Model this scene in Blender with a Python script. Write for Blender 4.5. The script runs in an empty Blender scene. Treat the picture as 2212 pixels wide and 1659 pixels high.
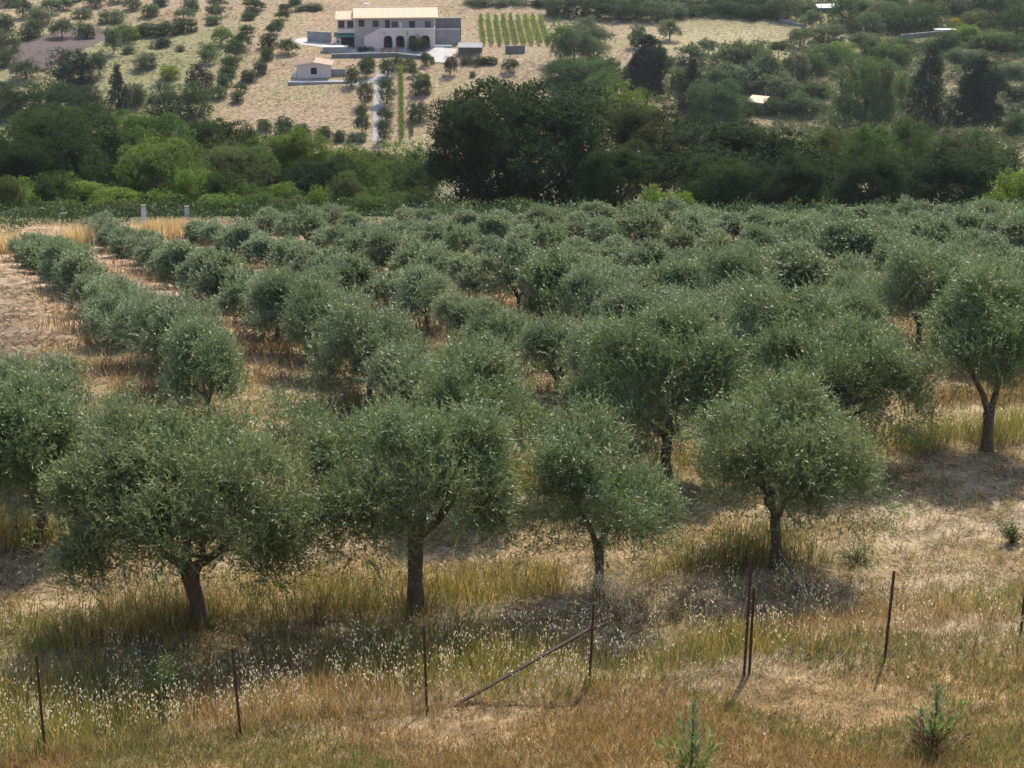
import bpy, math, random
import numpy as np
from mathutils import Vector, Matrix

# ------------------------------------------------------------------ camera, light, exposure
F_PX, PITCH, CZ = 4300.0, math.radians(19.0), 17.0          # focal length in 2212-wide pixels, look-down angle, eye height
SC = bpy.context.scene
COL = SC.collection
cam_d = bpy.data.cameras.new("camera")
cam = bpy.data.objects.new("camera", cam_d)
COL.objects.link(cam)
cam.location = (0, 0, CZ)
cam.rotation_euler = (math.radians(90) - PITCH, 0, 0)
cam_d.sensor_width = 36.0
cam_d.lens = 36.0 * F_PX / 2212.0
cam_d.clip_start, cam_d.clip_end = 0.5, 3000.0
SC.camera = cam

SUN_EL, SUN_AZ = math.radians(50), math.radians(20)          # azimuth measured from +Y (straight ahead) towards +X
world = bpy.data.worlds.new("World")
SC.world = world
world.use_nodes = True
wn = world.node_tree
bg = wn.nodes["Background"]
sky = wn.nodes.new("ShaderNodeTexSky")
sky.sky_type = 'NISHITA'
sky.sun_disc = False
sky.sun_elevation = SUN_EL
sky.sun_rotation = SUN_AZ
sky.air_density, sky.dust_density = 1.0, 1.5
wn.links.new(sky.outputs[0], bg.inputs[0])
bg.inputs[1].default_value = 0.15
sun_d = bpy.data.lights.new("sun", 'SUN')
sun_d.energy = 3.5
sun_d.angle = math.radians(0.53)
sun_d.color = (1.0, 0.91, 0.75)
sun = bpy.data.objects.new("sun", sun_d)
COL.objects.link(sun)
sv = Vector((math.sin(SUN_AZ) * math.cos(SUN_EL), math.cos(SUN_AZ) * math.cos(SUN_EL), math.sin(SUN_EL)))
sun.rotation_euler = sv.to_track_quat('Z', 'Y').to_euler()
sun.location = (30, 60, 120)

SC.view_settings.view_transform = 'Standard'
SC.view_settings.look = 'None'
SC.view_settings.exposure = 0.75
SC.view_settings.gamma = 1.0
SC.render.engine = 'CYCLES'
cy = SC.cycles
cy.max_bounces = 6
cy.diffuse_bounces = 3
cy.glossy_bounces = 2
cy.transmission_bounces = 4
cy.transparent_max_bounces = 8
cy.volume_bounces = 0
cy.caustics_reflective = cy.caustics_refractive = False
cy.use_denoising = True
SC.render.film_transparent = False

RNG = np.random.default_rng(11)

# ------------------------------------------------------------------ terrain function and the lens
KY = np.array([-60, -30, 0, 10, 20, 28, 36, 50, 70, 95, 125, 136, 165, 200, 250, 300, 340, 360, 372, 424, 440, 480, 560, 700, 900], float)
KZ = np.array([21, 19, 15.3, 10.5, 3.6, .9, 0, -1.2, -4.4, -9.2, -15.0, -17.4, -26, -38, -52, -60.5, -63.6, -63.2, -62, -54.4, -53.4, -50.6, -44, -30, -5], float)
_H = np.diff(KY); _D = np.diff(KZ) / _H
_M = np.empty(len(KY)); _M[0] = _D[0]; _M[-1] = _D[-1]
_M[1:-1] = (_D[:-1] * _H[1:] + _D[1:] * _H[:-1]) / (_H[1:] + _H[:-1])


def T(x, y):
    """ground height"""
    x = np.asarray(x, float); y = np.asarray(y, float)
    i = np.clip(np.searchsorted(KY, y) - 1, 0, len(KY) - 2)
    h = _H[i]; t = np.clip((y - KY[i]) / h, 0, 1)
    z = (2*t**3 - 3*t**2 + 1)*KZ[i] + (t**3 - 2*t**2 + t)*h*_M[i] + (-2*t**3 + 3*t**2)*KZ[i+1] + (t**3 - t**2)*h*_M[i+1]
    near = np.clip((y - 20) / 15, 0, 1) * np.clip((140 - y) / 60, 0, 1)
    z = z + near * (0.06*np.sin(x*.55 + y*.31) + 0.05*np.sin(x*.9 - y*.73 + 1.1) + 0.03*np.sin(x*2.1 + y*1.7))
    far = np.clip((y - 330) / 60, 0, 1)
    z = z + far * (0.35*np.sin(x*.06 + 1) * np.sin(y*.08) + 0.2*np.sin(x*.15 + y*.11))
    return z


def ray(px, py):
    a = (px - 1106.0) / F_PX; b = (829.5 - py) / F_PX
    return a, math.cos(PITCH) + b*math.sin(PITCH), -math.sin(PITCH) + b*math.cos(PITCH)


_YS = np.concatenate([np.linspace(18, 140, 4000), np.linspace(140, 780, 6000)])


def ground(px, py):
    """point of the terrain seen at this pixel of the 2212 px wide photograph"""
    a, b, c = ray(px, py)
    t = _YS / b
    k = int(np.argmax(CZ + t*c < T(t*a, _YS)))
    return Vector((t[k]*a, _YS[k], float(T(t[k]*a, _YS[k]))))


def scale_at(p):
    return F_PX / (p.y*math.cos(PITCH) - (p.z - CZ)*math.sin(PITCH))


def at_depth(px, y, py=300):
    a, b, c = ray(px, py)
    t = y / b
    return Vector((t*a, y, CZ + t*c))


def project(p):
    dep = p[1]*math.cos(PITCH) - (p[2] - CZ)*math.sin(PITCH)
    up = p[1]*math.sin(PITCH) + (p[2] - CZ)*math.cos(PITCH)
    return 1106 + F_PX*p[0]/dep, 829.5 - F_PX*up/dep


# ------------------------------------------------------------------ mesh helpers
def norm(a):
    return a / np.maximum(np.linalg.norm(a, axis=-1, keepdims=True), 1e-9)


def runit(n, rng=RNG):
    return norm(rng.normal(size=(n, 3)))


def quads_mesh(name, V, mat, attr=None, col=None):
    """V: (n,4,3) array of loose quads; attr: (n,) float 'r'; col: (n,3) colour 'col'"""
    n = len(V)
    me = bpy.data.meshes.new(name)
    me.vertices.add(n*4)
    me.vertices.foreach_set("co", np.ascontiguousarray(V, np.float32).ravel())
    me.loops.add(n*4)
    me.loops.foreach_set("vertex_index", np.arange(n*4, dtype=np.int32))
    me.polygons.add(n)
    me.polygons.foreach_set("loop_start", np.arange(0, n*4, 4, dtype=np.int32))
    me.update(calc_edges=True)
    if attr is not None:
        a = me.attributes.new("r", 'FLOAT', 'POINT')
        a.data.foreach_set("value", np.repeat(attr.astype(np.float32), 4))
    if col is not None:
        a = me.attributes.new("col", 'FLOAT_COLOR', 'POINT')
        c4 = np.ones((n, 4), np.float32); c4[:, :3] = col
        a.data.foreach_set("color", np.repeat(c4, 4, axis=0).ravel())
    me.materials.append(mat)
    return me


class MB:
    """collects boxes, tubes and prisms into one mesh"""
    def __init__(self):
        self.v, self.f = [], []

    def add(self, vs, fs):
        k = len(self.v)
        self.v += [tuple(p) for p in vs]
        self.f += [tuple(i + k for i in f) for f in fs]
        return self

    def box(self, x0, x1, y0, y1, z0, z1):
        vs = [(x, y, z) for z in (z0, z1) for y in (y0, y1) for x in (x0, x1)]
        return self.add(vs, [(0, 2, 3, 1), (4, 5, 7, 6), (0, 1, 5, 4), (2, 6, 7, 3), (0, 4, 6, 2), (1, 3, 7, 5)])

    def tube(self, pts, radii, n=8, wob=0.0, rng=None):
        pts = [Vector(p) for p in pts]
        rings = []
        for i, p in enumerate(pts):
            d = (pts[min(i+1, len(pts)-1)] - pts[max(i-1, 0)]).normalized()
            a = d.orthogonal().normalized() if i == 0 else (a - d*a.dot(d)).normalized()
            b = d.cross(a)
            ring = []
            for k in range(n):
                w = 1 + (rng.uniform(-wob, wob) if rng is not None else 0)
                an = 2*math.pi*k/n
                ring.append(p + (a*math.cos(an) + b*math.sin(an))*radii[i]*w)
            rings.append(ring)
        vs = [q for r in rings for q in r]
        fs = [(i*n+k, i*n+(k+1) % n, (i+1)*n+(k+1) % n, (i+1)*n+k) for i in range(len(pts)-1) for k in range(n)]
        fs += [tuple(range(n-1, -1, -1)), tuple((len(pts)-1)*n + k for k in range(n))]
        return self.add(vs, fs)

    def prism(self, poly, h, axis='y', off=0.0):
        """poly: 2-D outline (x,z for axis y / y,z for axis x / x,y for axis z), extruded by h"""
        n = len(poly)
        def P(a, b, c):
            return (a, c, b) if axis == 'y' else (c, a, b) if axis == 'x' else (a, b, c)
        vs = [P(a, b, off) for a, b in poly] + [P(a, b, off+h) for a, b in poly]
        fs = [tuple(range(n)), tuple(range(2*n-1, n-1, -1))] + [(i, n+i, n+(i+1) % n, (i+1) % n) for i in range(n)]
        return self.add(vs, fs)

    def mesh(self, name, mat, smooth=False):
        me = bpy.data.meshes.new(name)
        me.from_pydata(self.v, [], self.f)
        me.validate()
        import bmesh
        bm = bmesh.new(); bm.from_mesh(me)
        bmesh.ops.recalc_face_normals(bm, faces=bm.faces)
        bm.to_mesh(me); bm.free()
        if smooth:
            me.polygons.foreach_set("use_smooth", [True]*len(me.polygons))
        me.materials.append(mat)
        return me

    def build(self, name, mat, parent=None, smooth=False):
        return link(name, self.mesh(name, mat, smooth), parent)


def link(name, me, parent=None):
    o = bpy.data.objects.new(name, me)
    COL.objects.link(o)
    if parent is not None:
        o.parent = parent
    return o


def tag(o, label=None, cat=None, group=None, kind=None):
    if label: o["label"] = label
    if cat: o["category"] = cat
    if group: o["group"] = group
    if kind: o["kind"] = kind
    return o


def empty(name, loc, rz=0.0):
    o = bpy.data.objects.new(name, None)
    o.empty_display_size = 0.3
    COL.objects.link(o)
    o.location = loc
    o.rotation_euler = (0, 0, rz)
    return o


# ------------------------------------------------------------------ materials
def new_mat(name):
    m = bpy.data.materials.new(name)
    m.use_nodes = True
    nt = m.node_tree
    return m, nt, nt.nodes["Principled BSDF"], nt.nodes["Material Output"]


def N(nt, t, **kw):
    n = nt.nodes.new(t)
    for k, v in kw.items():
        setattr(n, k, v)
    return n


def mixcol(nt, blend, a, b, fac):
    m = N(nt, "ShaderNodeMix", data_type='RGBA', blend_type=blend)
    for s, v in ((0, fac), (6, a), (7, b)):
        if hasattr(v, "links"): nt.links.new(v, m.inputs[s])
        else: m.inputs[s].default_value = v if s == 0 else (*v, 1)
    return m.outputs[2]


def ramp(nt, src, lo, hi, a=0.0, b=1.0):
    r = N(nt, "ShaderNodeMapRange")
    nt.links.new(src, r.inputs[0])
    for i, v in enumerate((lo, hi, a, b)):
        r.inputs[i+1].default_value = v
    return r.outputs[0]


def noise(nt, scale, detail=4, src=None, rough=.55):
    n = N(nt, "ShaderNodeTexNoise")
    n.inputs["Scale"].default_value = scale
    n.inputs["Detail"].default_value = detail
    n.inputs["Roughness"].default_value = rough
    if src is None:
        g = N(nt, "ShaderNodeNewGeometry"); src = g.outputs["Position"]
    nt.links.new(src, n.inputs["Vector"])
    return n.outputs[0]


def leaf_material(name, rough, spec, trans, back=None, from_attr=False, var=0.35, tcol=(1.15, 1.25, .6)):
    m, nt, p, out = new_mat(name)
    if from_attr:
        a = N(nt, "ShaderNodeAttribute", attribute_name="col"); base = a.outputs["Color"]
    else:
        oi = N(nt, "ShaderNodeObjectInfo"); base = oi.outputs["Color"]
    r = N(nt, "ShaderNodeAttribute", attribute_name="r")
    f = ramp(nt, r.outputs["Fac"], 0, 1, 1-var, 1+var)
    h = N(nt, "ShaderNodeHueSaturation")
    nt.links.new(base, h.inputs["Color"])
    nt.links.new(f, h.inputs["Value"])
    nt.links.new(ramp(nt, r.outputs["Fac"], 0, 1, .515, .485), h.inputs["Hue"])
    col = h.outputs[0]
    if back is not None:
        g = N(nt, "ShaderNodeNewGeometry")
        col = mixcol(nt, 'MIX', col, back, g.outputs["Backfacing"])
    nt.links.new(col, p.inputs["Base Color"])
    p.inputs["Roughness"].default_value = rough
    p.inputs["Specular IOR Level"].default_value = spec
    if trans > 0:
        tr = N(nt, "ShaderNodeBsdfTranslucent")
        nt.links.new(mixcol(nt, 'MULTIPLY', col, tcol, 1.0), tr.inputs["Color"])
        mx = N(nt, "ShaderNodeMixShader")
        mx.inputs[0].default_value = trans
        nt.links.new(p.outputs[0], mx.inputs[1]); nt.links.new(tr.outputs[0], mx.inputs[2])
        nt.links.new(mx.outputs[0], out.inputs[0])
    return m


M_OLIVE = leaf_material("olive_leaf", .48, .45, .27, back=(.21, .24, .16), var=.45)
M_LEAF = leaf_material("broad_leaf", .75, .15, .40, var=.4)
M_SHRUB = leaf_material("shrub_leaf", .55, .3, .28, from_attr=True, var=.3)
M_GRASS = leaf_material("grass_blade", .6, .25, .35, from_attr=True, var=.3, tcol=(1.05, 1.0, .8))


def bump(nt, p, src, strength, dist=.05):
    b = N(nt, "ShaderNodeBump")
    b.inputs["Strength"].default_value = strength
    b.inputs["Distance"].default_value = dist
    nt.links.new(src, b.inputs["Height"])
    nt.links.new(b.outputs[0], p.inputs["Normal"])


def surface(name, c1, c2, scale=3.0, rough=.85, bmp=.3, obj=True, metal=0.0, spec=.3, dist=.03):
    m, nt, p, out = new_mat(name)
    src = None
    if obj:
        src = N(nt, "ShaderNodeTexCoord").outputs["Object"]
    n1 = noise(nt, scale, 6, src)
    n2 = noise(nt, scale*6.3, 4, src)
    f = ramp(nt, n1, .3, .7)
    c = mixcol(nt, 'MIX', c1, c2, f)
    c = mixcol(nt, 'MULTIPLY', c, mixcol(nt, 'MIX', (.7, .7, .7), (1.15, 1.15, 1.15), n2), .8)
    nt.links.new(c, p.inputs["Base Color"])
    p.inputs["Roughness"].default_value = rough
    p.inputs["Metallic"].default_value = metal
    p.inputs["Specular IOR Level"].default_value = spec
    if bmp: bump(nt, p, n2, bmp, dist)
    return m


M_BARK = surface("olive_bark", (.10, .075, .055), (.19, .15, .11), 9, .9, .9, dist=.04)
M_WOOD = surface("dark_bark", (.06, .05, .04), (.12, .1, .08), 1.5, .9, .6)
M_IRON = surface("rusty_iron", (.045, .028, .022), (.10, .05, .035), 14, .75, .4, spec=.4)
M_POST = surface("post_concrete", (.42, .44, .48), (.58, .59, .62), 3, .85, .3)
M_PINK = surface("pink_plaster", (.74, .56, .50), (.82, .66, .60), .8, .9, .15)
M_STONE = surface("grey_render", (.44, .36, .31), (.55, .46, .40), .9, .9, .4)
M_CONC = surface("concrete", (.27, .26, .255), (.38, .37, .36), .6, .9, .3)
M_DARKCONC = surface("stained_concrete", (.15, .145, .14), (.23, .22, .21), .5, .9, .3)
M_PAVE = surface("pale_paving", (.42, .39, .36), (.54, .50, .46), .5, .9, .2)
M_TILE = surface("clay_tile", (.74, .53, .37), (.83, .63, .46), 1.4, .8, .5, dist=.06)
M_SHUTTER = surface("dark_shutter", (.055, .03, .025), (.09, .05, .04), 5, .6, .2)
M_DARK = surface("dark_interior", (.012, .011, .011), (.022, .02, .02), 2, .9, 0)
M_GLASS = surface("window_glass", (.06, .08, .12), (.10, .13, .18), 1, .15, 0, spec=.6)
M_WHITE = surface("white_paint", (.74, .74, .73), (.82, .81, .79), 2, .7, .1)
M_GREENCLOTH = surface("green_awning", (.05, .16, .12), (.08, .22, .16), 2, .8, .2)
M_ROCK = surface("field_stone", (.14, .13, .13), (.34, .32, .31), .8, .95, .9, dist=.2)
M_TERRA = surface("terracotta", (.42, .17, .09), (.52, .24, .13), 4, .8, .2)

# ------------------------------------------------------------------ the orchard's own grid (rows run parallel to the fence)
AL = math.radians(19)
UX, UY = math.cos(AL), math.sin(AL)


def sn(x, y):
    return x*UX + y*UY, -x*UY + y*UX


def from_sn(s, n):
    return s*UX - n*UY, s*UY + n*UX


ROWS = [34.4, 40.6, 45.4] + [49.8 + 4.3*i for i in range(17)]


# ------------------------------------------------------------------ terrain mesh
def sstep(a, lo, hi):
    t = np.clip((a - lo) / (hi - lo), 0, 1)
    return t*t*(3 - 2*t)


def wob(x, y, k, ph=0.0):
    """cheap smooth noise in about -1..1"""
    return (np.sin(x*k + 1.7*np.sin(y*k*.8 + ph) + ph) + np.sin(y*k*1.3 + 1.3*np.sin(x*k*.7 + 2.1*ph))
            + np.sin((x + y)*k*.77 + 2*ph + 1.9*np.sin((x - y)*k*.45))) / 3


def soil_colour(x, y):
    s, n = sn(x, y)
    C = np.zeros(x.shape + (3,))
    def put(w, c):
        C[:] = C*(1 - w[..., None]) + np.array(c)*w[..., None]
    one = np.ones_like(x)
    put(one, (.30, .23, .15))
    put(sstep(-n, -29.5, -28.0), (.30, .20, .10))
    put(sstep(n, 32, 33.5) * .9, (.35, .255, .15))
    d = np.min(np.abs(n[..., None] - np.array(ROWS)), axis=-1)
    put((1 - sstep(d, .6, 1.5)) * .75 * (n > 33), (.28, .21, .12))
    put(sstep(y, 50, 75) * .6, (.40, .27, .18))
    put(sstep(wob(x, y, .6, 2.), .1, .7) * .5 * (y < 130), (.36, .30, .22))
    put((1 - sstep(s, 5, 7.5)) * sstep(n, 46, 50) * .85, (.20, .15, .10))
    put(sstep(y, 119.5, 124), (.13, .12, .06))
    hill = sstep(y, 355, 366)
    put(hill, (.30, .22, .135))                                   # straw fields
    put(hill * sstep(x, -4, 6) * .9, (.28, .215, .135))            # rougher ground on the other side of the farm
    put(hill * sstep(x, 22, 50) * sstep(wob(x, y, .09, 1.), -1.1, -.3) * .95, (.16, .145, .075))
    put(hill * np.exp(-((x-48)/24)**2 - ((y-437)/17)**2) * .8, (.36, .31, .17))
    put(hill * sstep(wob(x, y, .16, 4.), .1, .6) * .5, (.27, .24, .12))
    put(hill * sstep(wob(x, y, .5, 2.), .2, .8) * .35, (.24, .19, .11))
    put(hill * sstep(-x, 54, 64) * sstep(-y, -462, -440) * .75, (.20, .20, .09))   # weedy ground under the left-hand trees
    return C


def build_terrain():
    ys = [-60.0]
    while ys[-1] < 1000:
        y = ys[-1]
        ys.append(y + (6 if y < 12 else .35 if y < 60 else .35 + (y - 60)*.012 if y < 200 else 2.2 if y < 520 else 14))
    ys = np.array(ys); nx = 420
    u = np.linspace(-1, 1, nx)
    X = u[None, :] * (38 + .42*np.maximum(ys, 0))[:, None]
    Y = np.repeat(ys[:, None], nx, 1)
    Z = T(X, Y)
    rough = np.clip((Y - 22)/8, 0, 1) * np.clip((130 - Y)/40, 0, 1)
    Z = Z + rough*0.025*RNG.normal(size=Z.shape)
    V = np.stack([X, Y, Z], -1).reshape(-1, 3)
    r, c = np.meshgrid(np.arange(len(ys)-1), np.arange(nx-1), indexing='ij')
    a = (r*nx + c).ravel()
    Fq = np.stack([a, a+1, a+nx+1, a+nx], -1).astype(np.int32)
    me = bpy.data.meshes.new("ground")
    me.vertices.add(len(V)); me.vertices.foreach_set("co", V.astype(np.float32).ravel())
    me.loops.add(Fq.size); me.loops.foreach_set("vertex_index", Fq.ravel())
    me.polygons.add(len(Fq)); me.polygons.foreach_set("loop_start", np.arange(0, Fq.size, 4, dtype=np.int32))
    me.update(calc_edges=True)
    at = me.attributes.new("col", 'FLOAT_COLOR', 'POINT')
    c4 = np.ones((len(V), 4), np.float32); c4[:, :3] = soil_colour(X, Y).reshape(-1, 3)
    at.data.foreach_set("color", c4.ravel())
    me.polygons.foreach_set("use_smooth", np.ones(len(Fq), bool))
    m, nt, p, out = new_mat("soil")
    a = N(nt, "ShaderNodeAttribute", attribute_name="col")
    g = N(nt, "ShaderNodeNewGeometry").outputs["Position"]
    n_big = noise(nt, .22, 5, g); n_mid = noise(nt, 1.4, 6, g, .65); n_fine = noise(nt, 11, 5, g, .7)
    c = mixcol(nt, 'MULTIPLY', a.outputs["Color"], mixcol(nt, 'MIX', (.35, .34, .33), (1.6, 1.6, 1.62), ramp(nt, n_mid, .32, .68)), 1.0)
    c = mixcol(nt, 'MULTIPLY', c, mixcol(nt, 'MIX', (.45, .42, .4), (1.45, 1.48, 1.5), ramp(nt, n_fine, .3, .7)), .8)
    c = mixcol(nt, 'MIX', c, (.22, .2, .1), ramp(nt, n_big, .55, .72, 0, .45))
    nt.links.new(c, p.inputs["Base Color"])
    p.inputs["Roughness"].default_value = .95
    p.inputs["Specular IOR Level"].default_value = .15
    bump(nt, p, n_fine, .8, .08)
    me.materials.append(m)
    tag(link("ground", me), "dry straw-coloured hillside falling to a valley and rising again", "ground", kind="structure")


build_terrain()


def drape(name, pts, width, mat, label, off=.07, kind="structure", cat="path"):
    """strip of paving that follows the terrain; pts: world points, width in metres (number or list)"""
    P = [Vector((p[0], p[1], 0)) for p in pts]
    W = width if isinstance(width, (list, tuple)) else [width]*len(P)
    q, w = [], []
    for i in range(len(P)-1):
        k = max(2, int((P[i+1]-P[i]).length / .8))
        for j in range(k):
            t = j/k; q.append(P[i].lerp(P[i+1], t)); w.append(W[i]*(1-t) + W[i+1]*t)
    q.append(P[-1]); w.append(W[-1])
    mb = MB(); vs = []; m = 5
    for i, p in enumerate(q):
        d = (q[min(i+1, len(q)-1)] - q[max(i-1, 0)]).normalized(); s = Vector((d.y, -d.x, 0))
        e = w[i] * (1 + .06*math.sin(i*1.3) + .05*math.sin(i*.57))
        for k in range(m):
            a = p + s*e*(k/(m-1) - .5)
            vs.append((a.x, a.y, float(T(a.x, a.y)) + off))
    fs = [(i*m+k, i*m+k+1, (i+1)*m+k+1, (i+1)*m+k) for i in range(len(q)-1) for k in range(m-1)]
    mb.add(vs, fs)
    return tag(mb.build(name, mat), label, cat, kind=kind)


# ------------------------------------------------------------------ foliage generators
def leaf_quads(P, A, Nn, L, W):
    A = norm(A); Nn = norm(Nn - A*np.sum(A*Nn, -1, keepdims=True))
    S = np.cross(A, Nn)
    L = L[:, None]; W = W[:, None]
    V = np.empty((len(P), 4, 3))
    V[:, 0] = P
    V[:, 1] = P + A*L*.45 + S*W*.5
    V[:, 2] = P + A*L - Nn*L*.10
    V[:, 3] = P + A*L*.45 - S*W*.5
    return V


def crown_quads(rng, lobes, ns, k, L, W, sl, up=.5, out=1.0, gap=-.25, gapk=5.0, inner=.55, low=-.25, jit=.55, rag=0.0, along=.55):
    """lobes: list of (cx,cy,cz, rx,ry,rz); ns sprigs of k leaves"""
    lob = np.array(lobes, float)
    w = (lob[:, 3]*lob[:, 5]); w = w / w.sum()
    li = rng.choice(len(lob), ns, p=w)
    d = norm(rng.normal(size=(ns, 3)))
    flip = (d[:, 2] < low) & (rng.random(ns) < .8)
    d[flip, 2] *= -1
    f = 1 - inner*rng.beta(1.0, 1.8, ns)
    P = lob[li, :3] + d*lob[li, 3:]*f[:, None]
    ph = rng.uniform(0, 6.28, 9)
    g = (np.sin(P[:, 0]*gapk + ph[0] + 1.5*np.sin(P[:, 1]*gapk*.7 + ph[1])) + np.sin(P[:, 1]*gapk*1.1 + ph[2] + 1.5*np.sin(P[:, 2]*gapk*.8 + ph[3]))
         + np.sin(P[:, 2]*gapk*1.2 + ph[4] + 1.5*np.sin(P[:, 0]*gapk*.6 + ph[5]))) / 3
    if rag:
        q = gapk*.42
        g = g + rag*(np.sin(P[:, 0]*q + ph[6] + 1.3*np.sin(P[:, 2]*q)) + np.sin(P[:, 1]*q*1.2 + ph[7]) + np.sin(P[:, 2]*q*1.3 + ph[8] + P[:, 0]*q*.5)) / 3
    keep = g > gap
    P, d, f, li = P[keep], d[keep], f[keep], li[keep]
    n = len(P)
    D = norm(d*out + np.array([0, 0, up]) + rng.normal(size=(n, 3))*jit)
    sll = sl*rng.uniform(.6, 1.4, n)
    t = (np.arange(k) + rng.random((n, k))*.8) / k
    droop = rng.uniform(-.1, .35, n)
    PP = P[:, None] + D[:, None]*sll[:, None, None]*t[..., None]
    PP[..., 2] -= (droop*sll)[:, None]*t**2
    m = n*k
    PP = PP.reshape(m, 3)
    DD = np.repeat(D, k, 0); dd = np.repeat(d, k, 0)
    A = norm(DD*along + rng.normal(size=(m, 3))*.5)
    Nn = norm(dd*.5 + np.array([0, 0, .7]) + rng.normal(size=(m, 3))*.55)
    V = leaf_quads(PP, A, Nn, L*rng.uniform(.7, 1.3, m), W*rng.uniform(.75, 1.25, m))
    r = np.clip(np.repeat(rng.normal(.5, .16, n), k) + .12*(t.ravel() - .5)*2 + rng.normal(0, .16, m), 0, 1)
    return V, r


def olive_lobes(rng, a, b, zc, n=8):
    L = [(rng.uniform(-.1, .1)*a, rng.uniform(-.1, .1)*a, zc - .05*b, a*.5, a*.5, b*.72)]
    for i in range(n):
        th = 2*math.pi*(i + rng.uniform(-.45, .45))/n
        q = rng.uniform(.42, .74)
        rr = rng.uniform(.22, .44)
        L.append((a*q*math.cos(th), a*q*math.sin(th), zc + b*rng.uniform(-.62, .38), a*rr, a*rr, min(b*rng.uniform(.4, .8), a*rr*1.35)))
    for i in range(8):
        th = rng.uniform(0, 6.28); q = rng.uniform(.68, .98); rr = rng.uniform(.10, .20)
        L.append((a*q*math.cos(th), a*q*math.sin(th), zc + b*rng.uniform(-.85, .3), a*rr, a*rr, b*rng.uniform(.2, .42)))
    for i in range(5):
        th = rng.uniform(-.45, 3.6); q = rng.uniform(.62, .9); rr = rng.uniform(.12, .2)
        L.append((a*q*math.cos(th), a*q*math.sin(th), zc - b*rng.uniform(.55, .9), a*rr, a*rr, b*rng.uniform(.28, .42)))
    for i in range(5):
        th = 2*math.pi*(i + rng.uniform(-.5, .5))/5; q = rng.uniform(.15, .5)
        L.append((a*q*math.cos(th), a*q*math.sin(th), zc + b*rng.uniform(.25, .68), a*rng.uniform(.2, .36), a*rng.uniform(.2, .36), b*rng.uniform(.3, .5)))
    return L


def olive_trunk(rng, fork, a, b, zc, r, lean=0.0, limbs=4, first=None, n=9):
    mb = MB()
    bend = rng.uniform(-.06, .06)
    pts = [(0, 0, -.15), (lean*.12 + bend*.3, 0, fork*.12), (lean*.35 + bend, bend*.5, fork*.45), (lean*.75 + bend*.6, -bend*.4, fork*.8), (lean, 0, fork)]
    mb.tube(pts, [r*1.55, r*1.25, r*.95, r*.92, r*1.08], n, .12, rng)
    top = Vector(pts[-1])
    for i in range(limbs):
        th = 2*math.pi*(i + rng.uniform(-.25, .25))/limbs + (first or 0)
        q = rng.uniform(.45, .62)*a
        end = Vector((q*math.cos(th), q*math.sin(th), zc + rng.uniform(-.15, .45)*b))
        mid = top.lerp(end, .45) + Vector((rng.uniform(-.1, .1), rng.uniform(-.1, .1), -.06*a))
        k1 = top.lerp(mid, .45) + Vector((rng.uniform(-.06, .06), rng.uniform(-.06, .06), .02))
        mb.tube([top + Vector((0, 0, -.08)), k1, mid, end], [r*.68, r*.56, r*.42, r*.14], 7, .1, rng)
        for j in range(3):
            s0 = mid.lerp(end, rng.uniform(0, .6))
            e2 = s0 + Vector((rng.uniform(-.35, .35)*a, rng.uniform(-.35, .35)*a, rng.uniform(.1, .45)*b))
            mb.tube([s0, s0.lerp(e2, .5) + Vector((0, 0, .05)), e2], [r*.3, r*.2, r*.06], 5)
    return mb


def olive_tree(loc, crown_me, trunk_me, col, label, group, rz=0.0, s=1.0, sz=None):
    t = empty("olive_tree", loc, rz)
    t.scale = s if isinstance(s, tuple) else (s, s, sz or s)
    c = link("crown", crown_me, t); c.color = (*col, 1)
    link("trunk", trunk_me, t)
    tag(t, label, "olive tree", group)
    return t


def make_olive(seed, a, b, zc, fork, r, dens=420, L=.10, W=.024, **kw):
    zc = zc - .22*b; b = b*.9; a = a*.95
    rng = np.random.default_rng(seed)
    lobes = olive_lobes(rng, a, b, zc)
    ns = int(dens * (a*a*4 + a*b*6))
    V, rr = crown_quads(rng, lobes, int(ns*.88), 12, L, W, .44, up=.7, gap=.07, gapk=4.0, inner=.6, rag=.95, along=.8)
    # drooping and upright shoots that break the outline
    sh = [(l[0], l[1], l[2], l[3]*1.02, l[4]*1.02, l[5]*1.05) for l in lobes[1:]]
    V2, r2 = crown_quads(rng, sh, ns//6, 14, L, W, .62, up=.1, gap=.0, gapk=4.4, inner=.25, low=-.8, along=.9)
    V3, r3 = crown_quads(rng, sh, ns//7, 16, L, W, .58, up=1.7, gap=.05, gapk=3.4, inner=.35, low=.2, along=1.0, jit=.35)
    V2 = np.concatenate([V2, V3]); r2 = np.concatenate([r2, r3])
    cm = quads_mesh("olive_crown", np.concatenate([V, V2]), M_OLIVE, np.concatenate([rr, r2]))
    tm = olive_trunk(rng, fork, a, b, zc, r, **kw).mesh("olive_trunk", M_BARK, True)
    return cm, tm


def ground_at(x, y):
    return (x, y, float(T(x, y)))


OLIVE = (.155, .205, .085)


def tint(c, rng, v=.12, h=.06):
    k = 1 + rng.uniform(-v, v)
    return (c[0]*k*(1 + rng.uniform(-h, h)), c[1]*k, c[2]*k*(1 + rng.uniform(-h, h)))


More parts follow.
